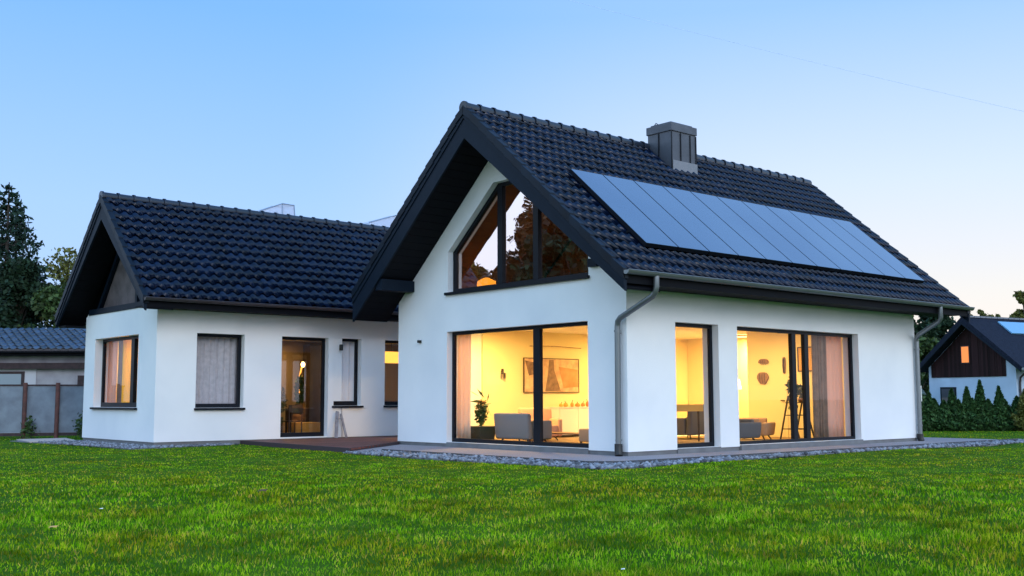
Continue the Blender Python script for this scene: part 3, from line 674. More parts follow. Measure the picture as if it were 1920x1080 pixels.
plank('strut', (.23, 10.66, .60), (.46, 10.70, .58), .02, .015, t, gm_); plank('strut', (.48, 10.79, .09), (.46, 10.79, .88), .015, .015, t, gm_)

# ================================================================== INTERIOR THINGS
def curtain(P, u0, u1, v0, v1, w, m, label, waves=7, amp=.035, name='curtain', lean=0):
    c = MB(P); n = waves*8; nv = 6; vs = []; ph = random.random()*6
    for j in range(nv+1):
        v = v0+(v1-v0)*j/nv
        for i in range(n+1):
            s_ = i/n; u = u0+(u1-u0)*s_+lean*(1-j/nv)*(s_-.5)
            vs.append((u, v, w+amp*math.sin(s_*waves*2*math.pi+ph+.3*math.sin(j))+amp*.4*math.sin(s_*waves*4.7*math.pi)))
    fs = [(j*(n+1)+i, j*(n+1)+i+1, (j+1)*(n+1)+i+1, (j+1)*(n+1)+i) for j in range(nv) for i in range(n)]
    c.add(vs, fs, True); b0 = P((u0+u1)/2, v0, w)
    o = c.build(name, m, base=b0, recalc=False); md = o.modifiers.new('thick', 'SOLIDIFY'); md.thickness = .002
    return props(o, label, 'curtain')
curtain(GX(0), 5.08, 5.56, .14, 2.60, .30, M['lin_cream'], 'cream curtain drawn to the left side of the gable patio window', 3)
curtain(SY(0), 6.78, 7.28, .12, 2.78, .42, M['lin_brown'], 'brown taupe curtain hanging in the right half of the wide glass doors', 4, .04)
curtain(SY(0), 7.28, 8.03, .12, 2.78, .46, M['lin_peach'], 'pinkish sheer curtain at the far right of the wide glass doors', 4, .02)
curtain(SY(WY), -3.7, -2.10, .7, 2.78, .42, M['lin_grey'], 'grey gathered voile curtain filling the square window of the wing', 9, .022)
curtain(SY(WY), .40, 1.08, .7, 2.78, .28, mat('white_net_curtain', (.78, .78, .82), .95), 'pale net curtain in the narrow window beside the terrace door', 3, .02)
curtain(GX(WX), 14.30, 15.15, .6, 2.75, .42, M['lin_peach'], 'pale peach curtain at the left of the wing gable window', 3, .03)
curtain(GX(WX), 13.92, 14.28, .6, 2.75, .43, M['lin_brown'], 'taupe curtain fold in the middle of the wing gable window', 3, .03)
curtain(GX(WX), 11.5, 13.90, .6, 2.75, .42, M['lin_orange'], 'orange curtain glowing behind the wing gable window', 8, .03)

def armchair(loc, rz_, w, h, d, fab, label, leg=.1, cat='armchair'):
    t = thing('armchair', loc, label, cat); z0 = loc[2]
    co, si = math.cos(rz_), math.sin(rz_)
    P = lambda a, b, c: (loc[0]+a*co-b*si, loc[1]+a*si+b*co, z0+c)
    # local +b is the way the chair faces; back at b=-d/2
    MB(P).add([(-w/2, -d/2, leg), (w/2, -d/2, leg), (w/2, -d/2+.16, leg), (-w/2, -d/2+.16, leg), (-w/2*1.02, -d/2-.05, h), (w/2*1.02, -d/2-.05, h), (w/2*.98, -d/2+.10, h), (-w/2*.98, -d/2+.10, h)],
              [(0, 1, 2, 3), (4, 5, 6, 7), (0, 1, 5, 4), (1, 2, 6, 5), (2, 3, 7, 6), (3, 0, 4, 7)]).build('backrest', fab, t, bevel=.05, autosm=True)
    MB(P).box(-w/2+.12, -d/2+.165, leg, w/2-.12, d/2, leg+.28).build('seat', fab, t, bevel=.04, autosm=True)
    for s_ in (-1, 1): MB(P).box(s_*w/2-(.12 if s_ > 0 else 0), -d/2+.165, leg, s_*w/2+(.12 if s_ < 0 else 0), d/2, leg+.42).build('armrest', fab, t, bevel=.04, autosm=True)
    for a in (-1, 1):
        for b_ in (-1, 1): MB(P).tube([(a*(w/2-.16), b_*(d/2-.12), leg), (a*(w/2-.1), b_*(d/2-.06), 0)], [.022, .014], 8).build('leg', M['wood'], t)
    return t
# chairs (back toward the gable window -> faces +X)
armchair((1.25, 4.38, .1), R(-90), 1.16, .68, .72, M['greyfab'], 'grey upholstered armchair seen from behind just inside the gable patio window')
armchair((2.75, 5.45, .1), R(160), .85, .78, .75, M['pinkfab'], 'rose armchair with curved back in front of the white sideboard')
armchair((5.05, 1.35, .1), R(0), .82, .46, .75, M['darkfab'], 'dark grey low armchair seen from behind at the left of the wide glass doors')
armchair((6.85, 2.2, .1), R(20), .78, .42, .8, M['tanfab'], 'tan low armchair behind the dark grey one in the living room')
armchair((6.2, 3.7, .1), R(10), 1.3, .85, .85, M['darkfab'], 'dark sofa seen through the narrow glass door', cat='sofa')
# plant in a square pot
def leaves(name, c, num, rad, size, m, par, up_=.0, flat=1):
    """spray of small leaf faces"""
    N = num; p_ = rng.normal(0, 1, (N, 3)); p_ /= np.linalg.norm(p_, axis=1)[:, None]; p_ *= rng.uniform(.3, 1, (N, 1))**.5
    p_ = p_*np.array(rad)+np.array(c); return leafmesh(name, p_, size, m, par)
def leafmesh(name, P_, size, m, par=None, base=(0, 0, 0), stretch=1.8, droop=0):
    N = len(P_); a = rng.normal(0, 1, (N, 3)); a[:, 2] -= droop; a /= np.linalg.norm(a, axis=1)[:, None]; b = np.cross(a, rng.normal(0, 1, (N, 3))); b /= np.linalg.norm(b, axis=1)[:, None]
    s_ = (size*rng.uniform(.6, 1.4, (N, 1)))
    V = np.stack([P_-a*s_*stretch*.5, P_+b*s_*.5, P_+a*s_*stretch*.5, P_-b*s_*.5], 1).reshape(-1, 3); k = np.arange(N)*4
    return np_obj(name, V, np.stack([k, k+1, k+2, k+3], 1), m, par, base)
def pot_plant(loc, label, potr, poth, ph, m, fl=True, square=True):
    t = thing('potted_plant', loc, label, 'potted plant'); x, y, z = loc
    if square: MB().add([(x+a*potr*k_, y+b_*potr*k_, z+h_) for (k_, h_) in ((.82, 0), (1, poth)) for a, b_ in ((-1, -1), (1, -1), (1, 1), (-1, 1))], [(0, 1, 2, 3), (4, 5, 6, 7), (0, 1, 5, 4), (1, 2, 6, 5), (2, 3, 7, 6), (3, 0, 4, 7)]).build('pot', M['pot'], t, bevel=.01)
    else: MB().lathe(loc, [(.0, 0), (potr*.75, 0), (potr, poth), (potr*.9, poth), (potr*.85, poth-.03), (0, poth-.03)]).build('pot', M['pot'], t)
    s_ = MB()
    for i in range(7):
        a = random.random()*6.28; s_.tube([(x, y, z+poth-.03), (x+.05*math.cos(a), y+.05*math.sin(a), z+poth+ph*.5), (x+.14*math.cos(a), y+.14*math.sin(a), z+poth+ph*random.uniform(.7, 1))], [.012, .009, .005], 5)
    s_.build('stem', M['leafin'], t, recalc=False)
    leaves('foliage', (x, y, z+poth+ph*.45), 130, (potr*.6, potr*.6, ph*.5), .06, m, t)
    leafmesh('long_leaves', np.array([x, y, z+poth+ph*.75])+rng.normal(0, 1, (26, 3))*np.array([.12, .12, .16]), .05, m, t, stretch=6)
    if fl: leaves('blossom', (x, y, z+poth+ph*.8), 22, (.12, .12, .12), .06, M['flower'], t)
    return t
pot_plant((.75, 5.27, .1), 'tall green plant with orange blossoms in a square dark pot inside the gable patio window', .25, .38, .62, M['leafin'])
pot_plant((6.75, 3.1, .1), 'leafy plant in a round pot behind the low chairs', .2, .45, .75, M['leafin'], False, False)
# sideboard
sb = thing('sideboard', (5.5, 6.72, .1), 'long white sideboard under the painting', 'sideboard')
MB().box(4.30, 6.42, .16, 7.6, 6.95, .86).build('body', M['white'], sb)
MB().box(4.28, 6.39, .862, 7.62, 6.96, .885).build('top', M['white'], sb)
for k in range(5): MB().box(4.31+k*.657, 6.40, .18, 4.31+k*.657+.645, 6.417, .85).build('door', M['white'], sb, bevel=.003)
MB().box(4.4, 6.5, .1, 7.5, 6.9, .158).build('base', M['wood'], sb)
lab = ['small round yellow gourd at the left end of the sideboard', 'squat gold pumpkin second on the sideboard', 'bent amber gourd on the sideboard', 'large squat pumpkin in the middle of the sideboard', 'small amber gourd near the right of the sideboard', 'right end yellow gourd on the sideboard']
for k, (x, r, h) in enumerate(((4.55, .06, .10), (4.72, .07, .12), (4.95, .05, .14), (5.16, .08, .11), (5.36, .06, .12), (5.52, .05, .16))):
    t = thing('gourd', (x, 6.62, .886), lab[k], 'gourd', 'gourds and pumpkins on the sideboard')
    MB().lathe((x, 6.62, .886), [(0, 0), (r*.7, .004), (r, h*.35), (r*.8, h*.7), (r*.25, h*.9), (0, h*.92)], 12).build('fruit', mat('gourd_skin_%d' % k, (.6, .36-.03*k, .06), .5), t)
    MB().tube([(x, 6.62, .886+h*.85), (x+.03*(-1)**k, 6.62, .886+h*1.25)], .008, 5).build('stalk', M['wood'], t)
# painting
pt = thing('painting', (4.65, 7.03, 1.27), 'wide abstract painting in tan, cream and umber above the sideboard', 'painting')
yb = Wd-T-.062
x0_, x1_, z0_, z1_ = 3.62, 5.58, 1.28, 2.15
MB().box(x0_, yb-.03, z0_, x1_, yb-.001, z1_).build('canvas', M['canvas2'], pt)
f = MB(); f.box(x0_-.02, yb-.04, z0_-.02, x1_+.02, yb-.002, z0_-.001); f.box(x0_-.02, yb-.04, z1_+.001, x1_+.02, yb-.002, z1_+.02); f.box(x0_-.02, yb-.04, z0_, x0_-.001, yb-.002, z1_); f.box(x1_+.001, yb-.04, z0_, x1_+.02, yb-.002, z1_); f.build('picture_frame', M['wood'], pt)
MB().prism([(4.85, 1.95), (5.55, 1.88), (5.57, 1.42), (5.02, 1.38)], yb-.034, yb-.0305, 'y').build('colour_field', M['canvas1'], pt)
MB().prism([(4.50, 2.13), (4.66, 2.13), (4.68, 1.85), (4.92, 1.30), (4.35, 1.30), (4.45, 1.75)], yb-.036, yb-.0345, 'y').prism([(3.64, 2.1), (3.95, 2.05), (4.02, 1.75), (3.78, 1.7)], yb-.034, yb-.0305, 'y').build('colour_field', M['canvas3'], pt)
MB().tube([(3.75, yb-.10, 2.47), (4.6, yb-.13, 2.49), (5.62, yb-.10, 2.46)], .01, 6).tube([(4.6, yb-.13, 2.49), (4.6, yb-.001, 2.49)], .01, 6).build('picture_light', M['midwood'], pt)
# sconce
sc = thing('wall_sconce', (2.85, yb, 1.76), 'small curved metal wall light left of the painting', 'wall light')
MB().tube([(2.85, yb, 1.80), (2.85, yb-.10, 1.82), (2.80, yb-.14, 1.74)], .014, 8).build('arm', M['midwood'], sc)
MB().tube([(2.92, yb-.06, 1.62), (2.92, yb-.06, 1.76)], .03, 10).tube([(2.78, yb-.14, 1.72), (2.78, yb-.14, 1.86)], .032, 10).build('shade', M['wood'], sc)
# coffee table and sofa arm
ct = thing('coffee_table', (2.2, 3.9, .1), 'long low coffee table with thin dark top behind the right pane of the patio window', 'table')
MB().box(1.9, 3.2, .30, 2.5, 5.0, .325).build('tabletop', M['midwood'], ct)
for a in (1.95, 2.45):
    for b_ in (3.25, 4.95): MB().tube([(a, b_, .1), (a, b_, .30)], .018, 8).build('leg', M['wood'], ct)
sf = thing('footstool', (2.0, 2.7, .1), 'brown box footstool at the right edge of the patio window', 'footstool')
MB().box(1.75, 2.35, .16, 2.3, 3.12, .44).build('cushion', M['tanfab'], sf, bevel=.03, autosm=True)
for a in (1.8, 2.25):
    for b_ in (2.4, 3.07): MB().tube([(a, b_, .1), (a, b_, .16)], .015, 6).build('leg', M['wood'], sf)
# table behind the narrow glass door
tb = thing('dining_table', (4.7, 2.7, .1), 'dining table with orange wooden top behind the narrow glass door', 'table')
MB().box(4.0, 2.3, .80, 5.05, 3.3, .96).build('tabletop', M['ochre'], tb)
for a in (4.08, 4.97):
    for b_ in (2.38, 3.22): MB().tube([(a, b_, .1), (a, b_, .80)], [.02, .03], 8).build('leg', M['wood'], tb)
rg = MB().box(4.6, 4.6, .102, 8.2, 6.2, .115).build('rug', mat('white_rug', (.6, .58, .55), .95, bump=(80, .6, .01)), base=(6, 5.4, .1)); props(rg, 'off white rug on the living room floor', 'rug')
# wall masks
for k, (y0, y1, z0, z1, lb) in enumerate(((2.97, 3.28, 1.94, 2.13, 'small curved carved mask hanging highest on the yellow partition wall'), (2.98, 3.34, 1.46, 1.78, 'large fan shaped carved mask below the small one on the partition'), (2.44, 2.53, 1.72, 2.16, 'narrow upright carved totem on the partition wall'))):
    t = thing('wall_carving', (8.59, (y0+y1)/2, z0), lb, 'wall carving'); yc, zc = (y0+y1)/2, (z0+z1)/2
    pl = [(yc+(y1-y0)/2*math.copysign(abs(math.cos(a))**(.6 if k < 2 else .3), math.cos(a)), zc+(z1-z0)/2*(math.sin(a) if math.sin(a) > 0 else (.35*math.sin(a) if k == 0 else math.sin(a)**3))) for a in np.linspace(0, 2*math.pi, 18, endpoint=False)]
    MB().prism(pl, 8.555, 8.597).build('carving', M['midwood'], t, bevel=.01)
    rib = MB()
    for i in range(3): rib.tube([(8.55, y0+(y1-y0)*(.25+.2*i), z0+.03), (8.54, y0+(y1-y0)*(.3+.22*i), zc), (8.55, y0+(y1-y0)*(.3+.2*i), z1-.04)], .008, 5)
    rib.build('rib', M['wood'], t)
dh = thing('inner_door', (8.59, 2.7, .1), 'flush yellow door with dark handle in the partition wall', 'door')
MB().box(8.585, 2.42, .104, 8.597, 3.28, 1.42).build('leaf', M['plaster'], dh); MB().tube([(8.55, 2.50, 1.04), (8.55, 2.60, 1.04)], .014, 6).tube([(8.55, 2.50, 1.04), (8.575, 2.50, 1.04)], .012, 6).build('handle', M['wood'], dh)
pf = thing('picture', (8.59, 1.8, 1.78), 'square framed orange picture near the curtains', 'picture')
MB().box(8.575, 1.58, 1.80, 8.597, 2.04, 2.37).build('canvas', M['ochre'], pf)
f = MB(); f.box(8.56, 1.55, 1.77, 8.597, 1.578, 2.40); f.box(8.56, 2.042, 1.77, 8.597, 2.07, 2.40); f.box(8.56, 1.579, 1.77, 8.597, 2.041, 1.798); f.box(8.56, 1.579, 2.372, 8.597, 2.041, 2.40); f.build('picture_frame', M['wood'], pf)
# plant ladder
ld = thing('plant_ladder', (7.3, 1.25, .1), 'dark ladder shelf with trailing plants beside the brown curtain', 'plant stand')
for x in (7.08, 7.70): MB().tube([(x, 1.05, .1), (x, 1.35, 1.15)], .022, 6).tube([(x, 1.6, .1), (x, 1.35, 1.15)], .022, 6).build('rail', M['wood'], ld)
for z, y0, y1 in ((.35, 1.1, 1.55), (.68, 1.18, 1.48), (.98, 1.24, 1.44)): MB().box(7.09, y0, z, 7.69, y1, z+.02).build('shelf', M['wood'], ld)
for k, (x, z, lb, hh) in enumerate(((7.2, 1.001, 'trailing plant standing highest on the ladder shelf, left', .6), (7.55, 1.001, 'spiky plant standing highest on the ladder shelf, right', .35), (7.25, .701, 'bushy plant on the middle board of the ladder shelf', .22))):
    t = thing('potted_plant', (x, 1.33, z), lb, 'potted plant', 'plants on the ladder shelf')
    MB().lathe((x, 1.33, z), [(0, 0), (.05, 0), (.07, .1), (.055, .1), (0, .08)], 10).build('pot', M['midwood'], t)
    leaves('foliage', (x, 1.33, z+.1+hh*.45), 90, (.12, .1, hh*.5), .06, M['leafin'], t)
# floor lamp in the hall
fl = thing('floor_lamp', (9.3, 4.6, .1), 'bright floor lamp in the hall behind the yellow partition', 'lamp')
MB().lathe((9.3, 4.6, .1), [(0, 0), (.14, 0), (.14, .02), (.012, .03), (.012, 1.25)], 12).build('stand', M['wood'], fl)
MB().lathe((9.3, 4.6, 1.35), [(.17, 0), (.12, .28)], 16).build('lamp_shade', M['bulb'], fl)
# wing: lamp, cactus like plant, table, block
t = thing('table_lamp', (.75, 13.45, .85), 'slim table lamp with glowing round shade behind the terrace door', 'lamp')
MB().tube([(.70, 13.45, .87), (.70, 13.45, 1.76)], .012, 8).tube([(.70, 13.45, 1.76), (.76, 13.45, 2.02)], .022, 8).build('stand', M['bulbsoft'], t)
MB().lathe((.80, 13.45, 2.02), [(.02, 0), (.05, .03), (.06, .09), (.03, .15), (0, .16)], 14).build('lamp_shade', M['bulb'], t)
cb = thing('cabinet', (.8, 13.45, .1), 'low dark cabinet carrying the plant and lamp behind the terrace door', 'cabinet')
MB().box(.35, 13.3, .1, 1.15, 13.62, .85).build('body', M['wood'], cb, bevel=.01)
t = thing('potted_plant', (.62, 13.38, .851), 'tall dark columnar houseplant silhouetted behind the terrace door', 'potted plant')
MB().lathe((.62, 13.38, .851), [(0, 0), (.07, 0), (.09, .12), (.07, .12), (0, .1)], 10).build('pot', M['pot'], t)
leaves('foliage', (.66, 13.38, 1.35), 260, (.13, .12, .45), .08, M['leafin'], t)
t = thing('potted_plant', (.05, 13.5, .8), 'bushy houseplant standing left of the columnar one', 'potted plant')
MB().lathe((.05, 13.5, .10), [(0, 0), (.12, 0), (.15, .5), (.12, .5), (0, .48)], 10).build('pot', M['pot'], t); leaves('foliage', (.05, 13.5, 1.1), 160, (.25, .2, .45), .08, mat('dry_leaf', (.16, .12, .06), .7, island=.4), t)
tb = thing('dining_table', (-.5, 12.5, .1), 'dark small dining table behind the left side of the terrace door', 'table')
MB().box(-1.1, 12.2, .80, .15, 12.9, .84).build('tabletop', M['wood'], tb)
for a in (-1.05, .1):
    for b_ in (12.25, 12.85): MB().tube([(a, b_, .1), (a, b_, .80)], .02, 8).build('leg', M['wood'], tb)
ch_ = thing('dining_chair', (-.35, 12.0, .1), 'dark dining chair in front of the small dining table', 'chair')
MB().box(-.55, 11.8, .50, -.13, 12.2, .53).build('seat', M['wood'], ch_); MB().box(-.55, 11.8, .75, -.13, 11.83, .95).build('backrest', M['wood'], ch_)
for a in (-.53, -.15):
    for b_ in (11.82, 12.18): MB().tube([(a, b_, .1), (a, b_, .95 if b_ < 12 else .5)], .018, 8).build('leg', M['wood'], ch_)
o = MB().box(.12, 12.6, .1, 1.0, 13.1, .46).build('storage_box', M['ochre'], base=(.55, 12.85, .1), bevel=.02); props(o, 'orange upholstered box seat on the floor behind the terrace door', 'box seat')
t = thing('table_lamp', (2.3, 12.0, 1.0), 'small golden lamp on the counter behind the window half hidden by the main gable', 'lamp')
MB().lathe((2.3, 12.0, 1.08), [(.03, 0), (.05, .1), (.015, .2), (.015, .28)], 10).build('stand', M['midwood'], t); MB().lathe((2.3, 12.0, 1.34), [(.09, 0), (.05, .12)], 12).build('lamp_shade', M['bulbsoft'], t)
o = thing('counter', (3, 12.2, .1), 'dark kitchen counter behind the window half hidden by the main gable', 'counter'); MB().box(1.9, 11.8, .1, 5, 12.5, 1.04).build('body', M['wood'], o); MB().box(1.88, 11.78, 1.042, 5.02, 12.52, 1.078).build('top', M['midwood'], o)
o = thing('pendant_lamp', (2.6, 11.9, 2.2), 'long glowing yellow pendant lamp over the kitchen counter', 'lamp')
MB().box(2.0, 11.75, 2.14, 3.6, 12.05, 2.46).build('lamp_shade', emit_mat('yellow_shade', (1, .50, .07), 1.3), o); MB().tube([(2.8, 11.9, 2.46), (2.8, 11.9, 2.86)], .01, 6).build('cord', M['black'], o)
# attic lamp
o = thing('attic_lamp', (1.3, 5.75, 3.16), 'glowing orange lamp behind the left pane of the attic window', 'lamp')
MB().lathe((1.3, 5.75, 3.16), [(0, 0), (.12, 0), (.12, .02), (.02, .04), (.02, .45)], 12).build('stand', M['wood'], o)
MB().lathe((1.3, 5.75, 3.62), [(.16, 0), (.24, .12), (.22, .28), (.06, .36)], 16).build('lamp_shade', emit_mat('orange_globe', (1, .36, .03), 3.0), o)

# ceiling lamps with their light
WARM = (1.0, .62, .19)
def ceil_lamp(x, y, w, label, z=2.855, col=WARM, size=.5):
    t = thing('ceiling_lamp', (x, y, z), label, 'ceiling lamp', 'flat ceiling lamps')
    MB().lathe((x, y, z-.05), [(0, .0), (size/2, 0), (size/2, .045)], 20).build('diffuser', M['diffuser'], t)
    MB().lathe((x, y, z-.055), [(size/2+.002, 0), (size/2+.02, 0), (size/2+.02, .05)], 20).build('rim', M['white'], t)
    ld_ = bpy.data.lights.new('lamp_light', 'AREA'); ld_.shape = 'DISK'; ld_.size = size; ld_.energy = w; ld_.color = col
    lo = bpy.data.objects.new('lamp_light', ld_); COL.objects.link(lo); lo.parent = t; lo.location = (0, 0, -.07)
ceil_lamp(1.9, 5.5, 175, 'flat round ceiling lamp over the armchairs by the patio window')
ceil_lamp(6.3, 5.2, 115, 'flat round ceiling lamp in the back of the living room')
ceil_lamp(6.9, 2.4, 75, 'flat round ceiling lamp near the wide glass doors')
ceil_lamp(9.5, 4.5, 160, 'flat round ceiling lamp in the hall')
ceil_lamp(-3.2, 13.3, 110, 'flat round ceiling lamp in the wing bedroom')
ceil_lamp(.3, 14.3, 36, 'flat round ceiling lamp in the dining room behind the terrace door')
ceil_lamp(3.6, 13.2, 30, 'flat round ceiling lamp in the kitchen')
al = bpy.data.lights.new('lamp_light', 'POINT'); al.energy = 12; al.color = (1, .45, .12); al.shadow_soft_size = .2
ao = bpy.data.objects.new('lamp_light', al); COL.objects.link(ao); ao.parent = o; ao.location = (.5, -1.5, 1.6)

# ================================================================== NEIGHBOURS AND PLANTS
# left fence
FA, FB = (-6.98, 19.91, 0), (-2.72, 17.82, 0)
FPOSTS = ((-6.66, 19.77), (-5.9, 19.38), (-5.13, 18.97), (-4.35, 18.56), (-3.52, 18.25))
fn = thing('garden_fence', (-5.13, 18.97, 0), 'old fence of grey sheet panels between reddish brown posts left of the wing', 'fence')
A, B = Vector(FA), Vector(FB)
FL = (B-A).length; dv = (B-A).normalized(); nv_ = Vector((-dv.y, dv.x, 0))
def FP(s_, o_, z): q = A+dv*s_+nv_*o_; return (q.x, q.y, z)
posts = [.35, 2.31-.0, 3.70, 5.2, 6.7]; posts = [((Vector((x, y, 0))-A).dot(dv)) for x, y in FPOSTS]
for s_ in posts: MB(FP).tube([(s_, -.04, -.1), (s_, -.04, 1.60)], .062, 8).build('post', M['post'], fn)
prev = 0.0
for s_ in posts+[FL]:
    MB(FP).box(prev+.02, .035, .16, s_-.02, .055, 1.50).build('panel', M['fpanel'], fn); prev = s_
MB(FP).box(0, .02, 1.502, FL, .07, 1.55).build('rail', M['beam'], fn); MB(FP).box(0, .0, .06, FL, .03, .155).build('rail', M['beam'], fn)
# shed behind the fence
sh = thing('shed', (-5.3, 21.15, 0), 'long low grey shed with blue grey tiled roof behind the fence', 'shed')
O = Vector((-5.27, 21.15, 0)); du = Vector((ri.x, ri.y, 0)).normalized(); dn = Vector((-du.y, du.x, 0))
KS = 1.10; OS = Vector((CAM.x+(O.x-CAM.x)*KS, CAM.y+(O.y-CAM.y)*KS, 0))
SP = lambda a, b, c: tuple(OS+du*a*KS+dn*b*KS+Vector((0, 0, 1.1+(c-1.1)*KS)))
MB(SP).box(-3, .45, 0, 4.6, .65, 2.45).build('wall', M['oldwall'], sh)
MB(SP).box(-3, .43, 0, .95, .448, 2.1).build('render_patch', mat('pale_plaster', (.5, .49, .52), .9), sh)
MB(SP).box(-3, .30, 2.05, 4.6, .42, 2.24).build('beam', M['beam'], sh)
MB(SP).box(-3, .10, 2.45, 4.6, .44, 2.56).build('soffit', M['soffit'], sh)
MB(SP).box(-3, -.0, 2.58, 4.6, .05, 2.66).build('fascia', M['bgutter'], sh)
wsh = MB(SP).box(-.75, .40, 1.3, .6, .429, 1.98).build('window', M['beam'], sh); MB(SP).box(-.68, .392, 1.35, .51, .3995, 1.90).build('glass', mat('pale_shed_pane', (.22, .28, .32), .15), wsh)
MB(SP).box(2.25, .40, 1.35, 2.75, .445, 1.85).build('hatch', M['beam'], sh)
d0 = Vector((0, 1, .27)).normalized()
V, F = tiles(-3.1, 4.7, 0, 2.63, 2.9, 3.45, .24, 8, amp=.05)
V = np.array([SP(*v) for v in V]); np_obj('roof', V, F, M['shedroof'], sh)
MB(SP).prism([(0, 2.6), (2.9, 3.42), (2.9, 3.36), (0, 2.54)], -3.1, 4.7).build('roof_deck', M['soffit'], sh)
# ---- trees
def spruce(loc, h, rad, label, seed=0, dens=1.0, group=None):
    t = thing('spruce_tree', loc, label, 'tree', group); x, y, z = loc; r2 = np.random.default_rng(seed)
    MB().tube([(x, y, z-.2), (x+.05, y, z+h*.5), (x, y, z+h*.98)], [h*.018, h*.011, .02], 8).build('trunk', M['bark'], t)
    P_ = []; br = MB(); nl = int(h*3.4)
    for i in range(nl):
        f_ = (i+.5)/nl; zz = z+h*(.06+.92*f_); R_ = rad*(1-f_)**.85*r2.uniform(.75, 1.15)+.12
        for k in range(int(6+2*r2.random())):
            a = r2.uniform(0, 6.28); Rk = R_*r2.uniform(.45, 1.25); n_ = int(max(6, Rk*26*dens))
            s_ = np.sqrt(r2.uniform(.02, 1, n_)); dr = -.28*Rk*s_+.22*Rk*s_**3
            w_ = .13*Rk*(1-.7*s_)+.07
            px_ = x+np.cos(a)*Rk*s_+r2.normal(0, 1, n_)*w_*abs(np.sin(a)); py_ = y+np.sin(a)*Rk*s_+r2.normal(0, 1, n_)*w_*abs(np.cos(a))
            pz_ = zz+dr-abs(r2.normal(0, .09+.06*Rk, n_)); P_.append(np.stack([px_, py_, pz_], 1))
            if Rk > .5 and k % 2 == 0: br.tube([(x, y, zz), (x+math.cos(a)*Rk*.5, y+math.sin(a)*Rk*.5, zz-.14*Rk), (x+math.cos(a)*Rk*.9, y+math.sin(a)*Rk*.9, zz-.08*Rk)], [.03, .02, .008], 4)
    br.build('branches', M['bark'], t, recalc=False)
    leafmesh('crown', np.concatenate(P_), .10, M['spruce'], t, stretch=2.6, droop=.5); return t
def tree(loc, h, rad, label, m, seed=0, base=.25, n=9000, leaf=.13, name='broadleaf_tree', group=None, squash=1.0):
    t = thing(name, loc, label, 'tree', group); x, y, z = loc; r2 = np.random.default_rng(seed)
    limbs = MB(); limbs.tube([(x, y, z-.2), (x+.1, y, z+h*.3), (x, y+.1, z+h*.55), (x, y, z+h*.85)], [h*.022, h*.017, h*.011, .02], 8)
    C_ = []
    for i in range(26):
        f_ = r2.uniform(base, .97); a = r2.uniform(0, 6.28); sh_ = math.sin(math.pi*min(1, (f_-base)/(1-base)*.86+.14))**.7
        rr = rad*sh_*r2.uniform(.35, 1); c_ = np.array([x+rr*math.cos(a), y+rr*math.sin(a), z+h*f_]); C_.append((c_, rad*r2.uniform(.22, .42)))
        limbs.tube([(x, y, z+h*max(.2, f_-.22)), tuple((np.array([x, y, z+h*(f_-.08)])+c_)/2), tuple(c_)], [.05*h/8, .03*h/8, .01], 5)
    limbs.build('trunk', M['bark'], t, recalc=False)
    P_ = []
    for c_, r_2 in C_:
        k = n//26; q = r2.normal(0, 1, (k, 3)); q /= np.linalg.norm(q, axis=1)[:, None]; q *= (r2.uniform(.15, 1, (k, 1))**.45)*r_2*np.array([1.1, 1.1, .8*squash]); q *= (1+.35*np.sin(q[:, :1]*9/r_2+seed)*np.sin(q[:, 1:2]*8/r_2)); P_.append(q+c_)
    leafmesh('crown', np.concatenate(P_), leaf, m, t, stretch=1.5); return t
spruce((-1.85, 33.2, 0), 10.35, 3.7, 'tall dark spruce with the highest crown at the left edge', 1, .9)
spruce((-1.15, 34.4, 0), 9.9, 3.2, 'slightly lower spruce just right of the tallest one', 2, .9)
tree((.35, 32.2, 0), 7.4, 1.5, 'loose half bare tree with olive leaves next to the wing roof', M['leaf_y'], 3, .35, 2600, .11)
tree((-.6, 29.5, 0), 5.6, 1.7, 'green rounded tree behind the right end of the shed', M['leaf'], 4, .2, 8000, .12)
tree((-3.6, 30.4, 0), 5.4, 1.9, 'dense dark green tree behind the left of the shed', M['darkleaf'], 5, .15, 9000, .13)
tree((-1.8, 31.5, 0), 6.6, 1.6, 'dark bushy tree filling the gap below the two spruces', M['darkleaf'], 6, .2, 8000, .13)
# right far trees
tree((72, 34.5, 0), 8.3, 2.4, 'dark bluish tree seen beneath the far eave', M['darkleaf'], 11, .05, 9000, .28)
tree((75, 33.4, 0), 8.9, 2.4, 'dark tree just left of the barn ridge tip', M['darkleaf'], 13, .05, 9000, .28)
tree((58, 25.6, 0), 5.4, 2.2, 'brighter green bush tree between the house corner and the barn', M['leaf'], 12, .05, 9000, .2)
for k, (x, y, h, rr, lb) in enumerate(((77.4, 31.2, 8.9, .8, 'treetop directly right of the eave tip, far behind the barn ridge'), (78, 30.4, 8.9, .55, 'thin far treetop second from the eave tip above the barn ridge'), (78.6, 29.9, 8.8, .8, 'far treetop third from the eave tip above the barn ridge'), (79.2, 29.4, 8.55, .5, 'lowest far treetop, fourth from the eave tip above the barn ridge'))):
    tree((x, y, 0), h, rr, lb, M['leaf_y'], 20+k, .3, 1500, .2)
tree((80.9, 27.9, 0), 10.5, 1.1, 'rounded autumn tinted tree at the right edge above the barn roof', M['leaf_y'], 31, .45, 6000, .22)
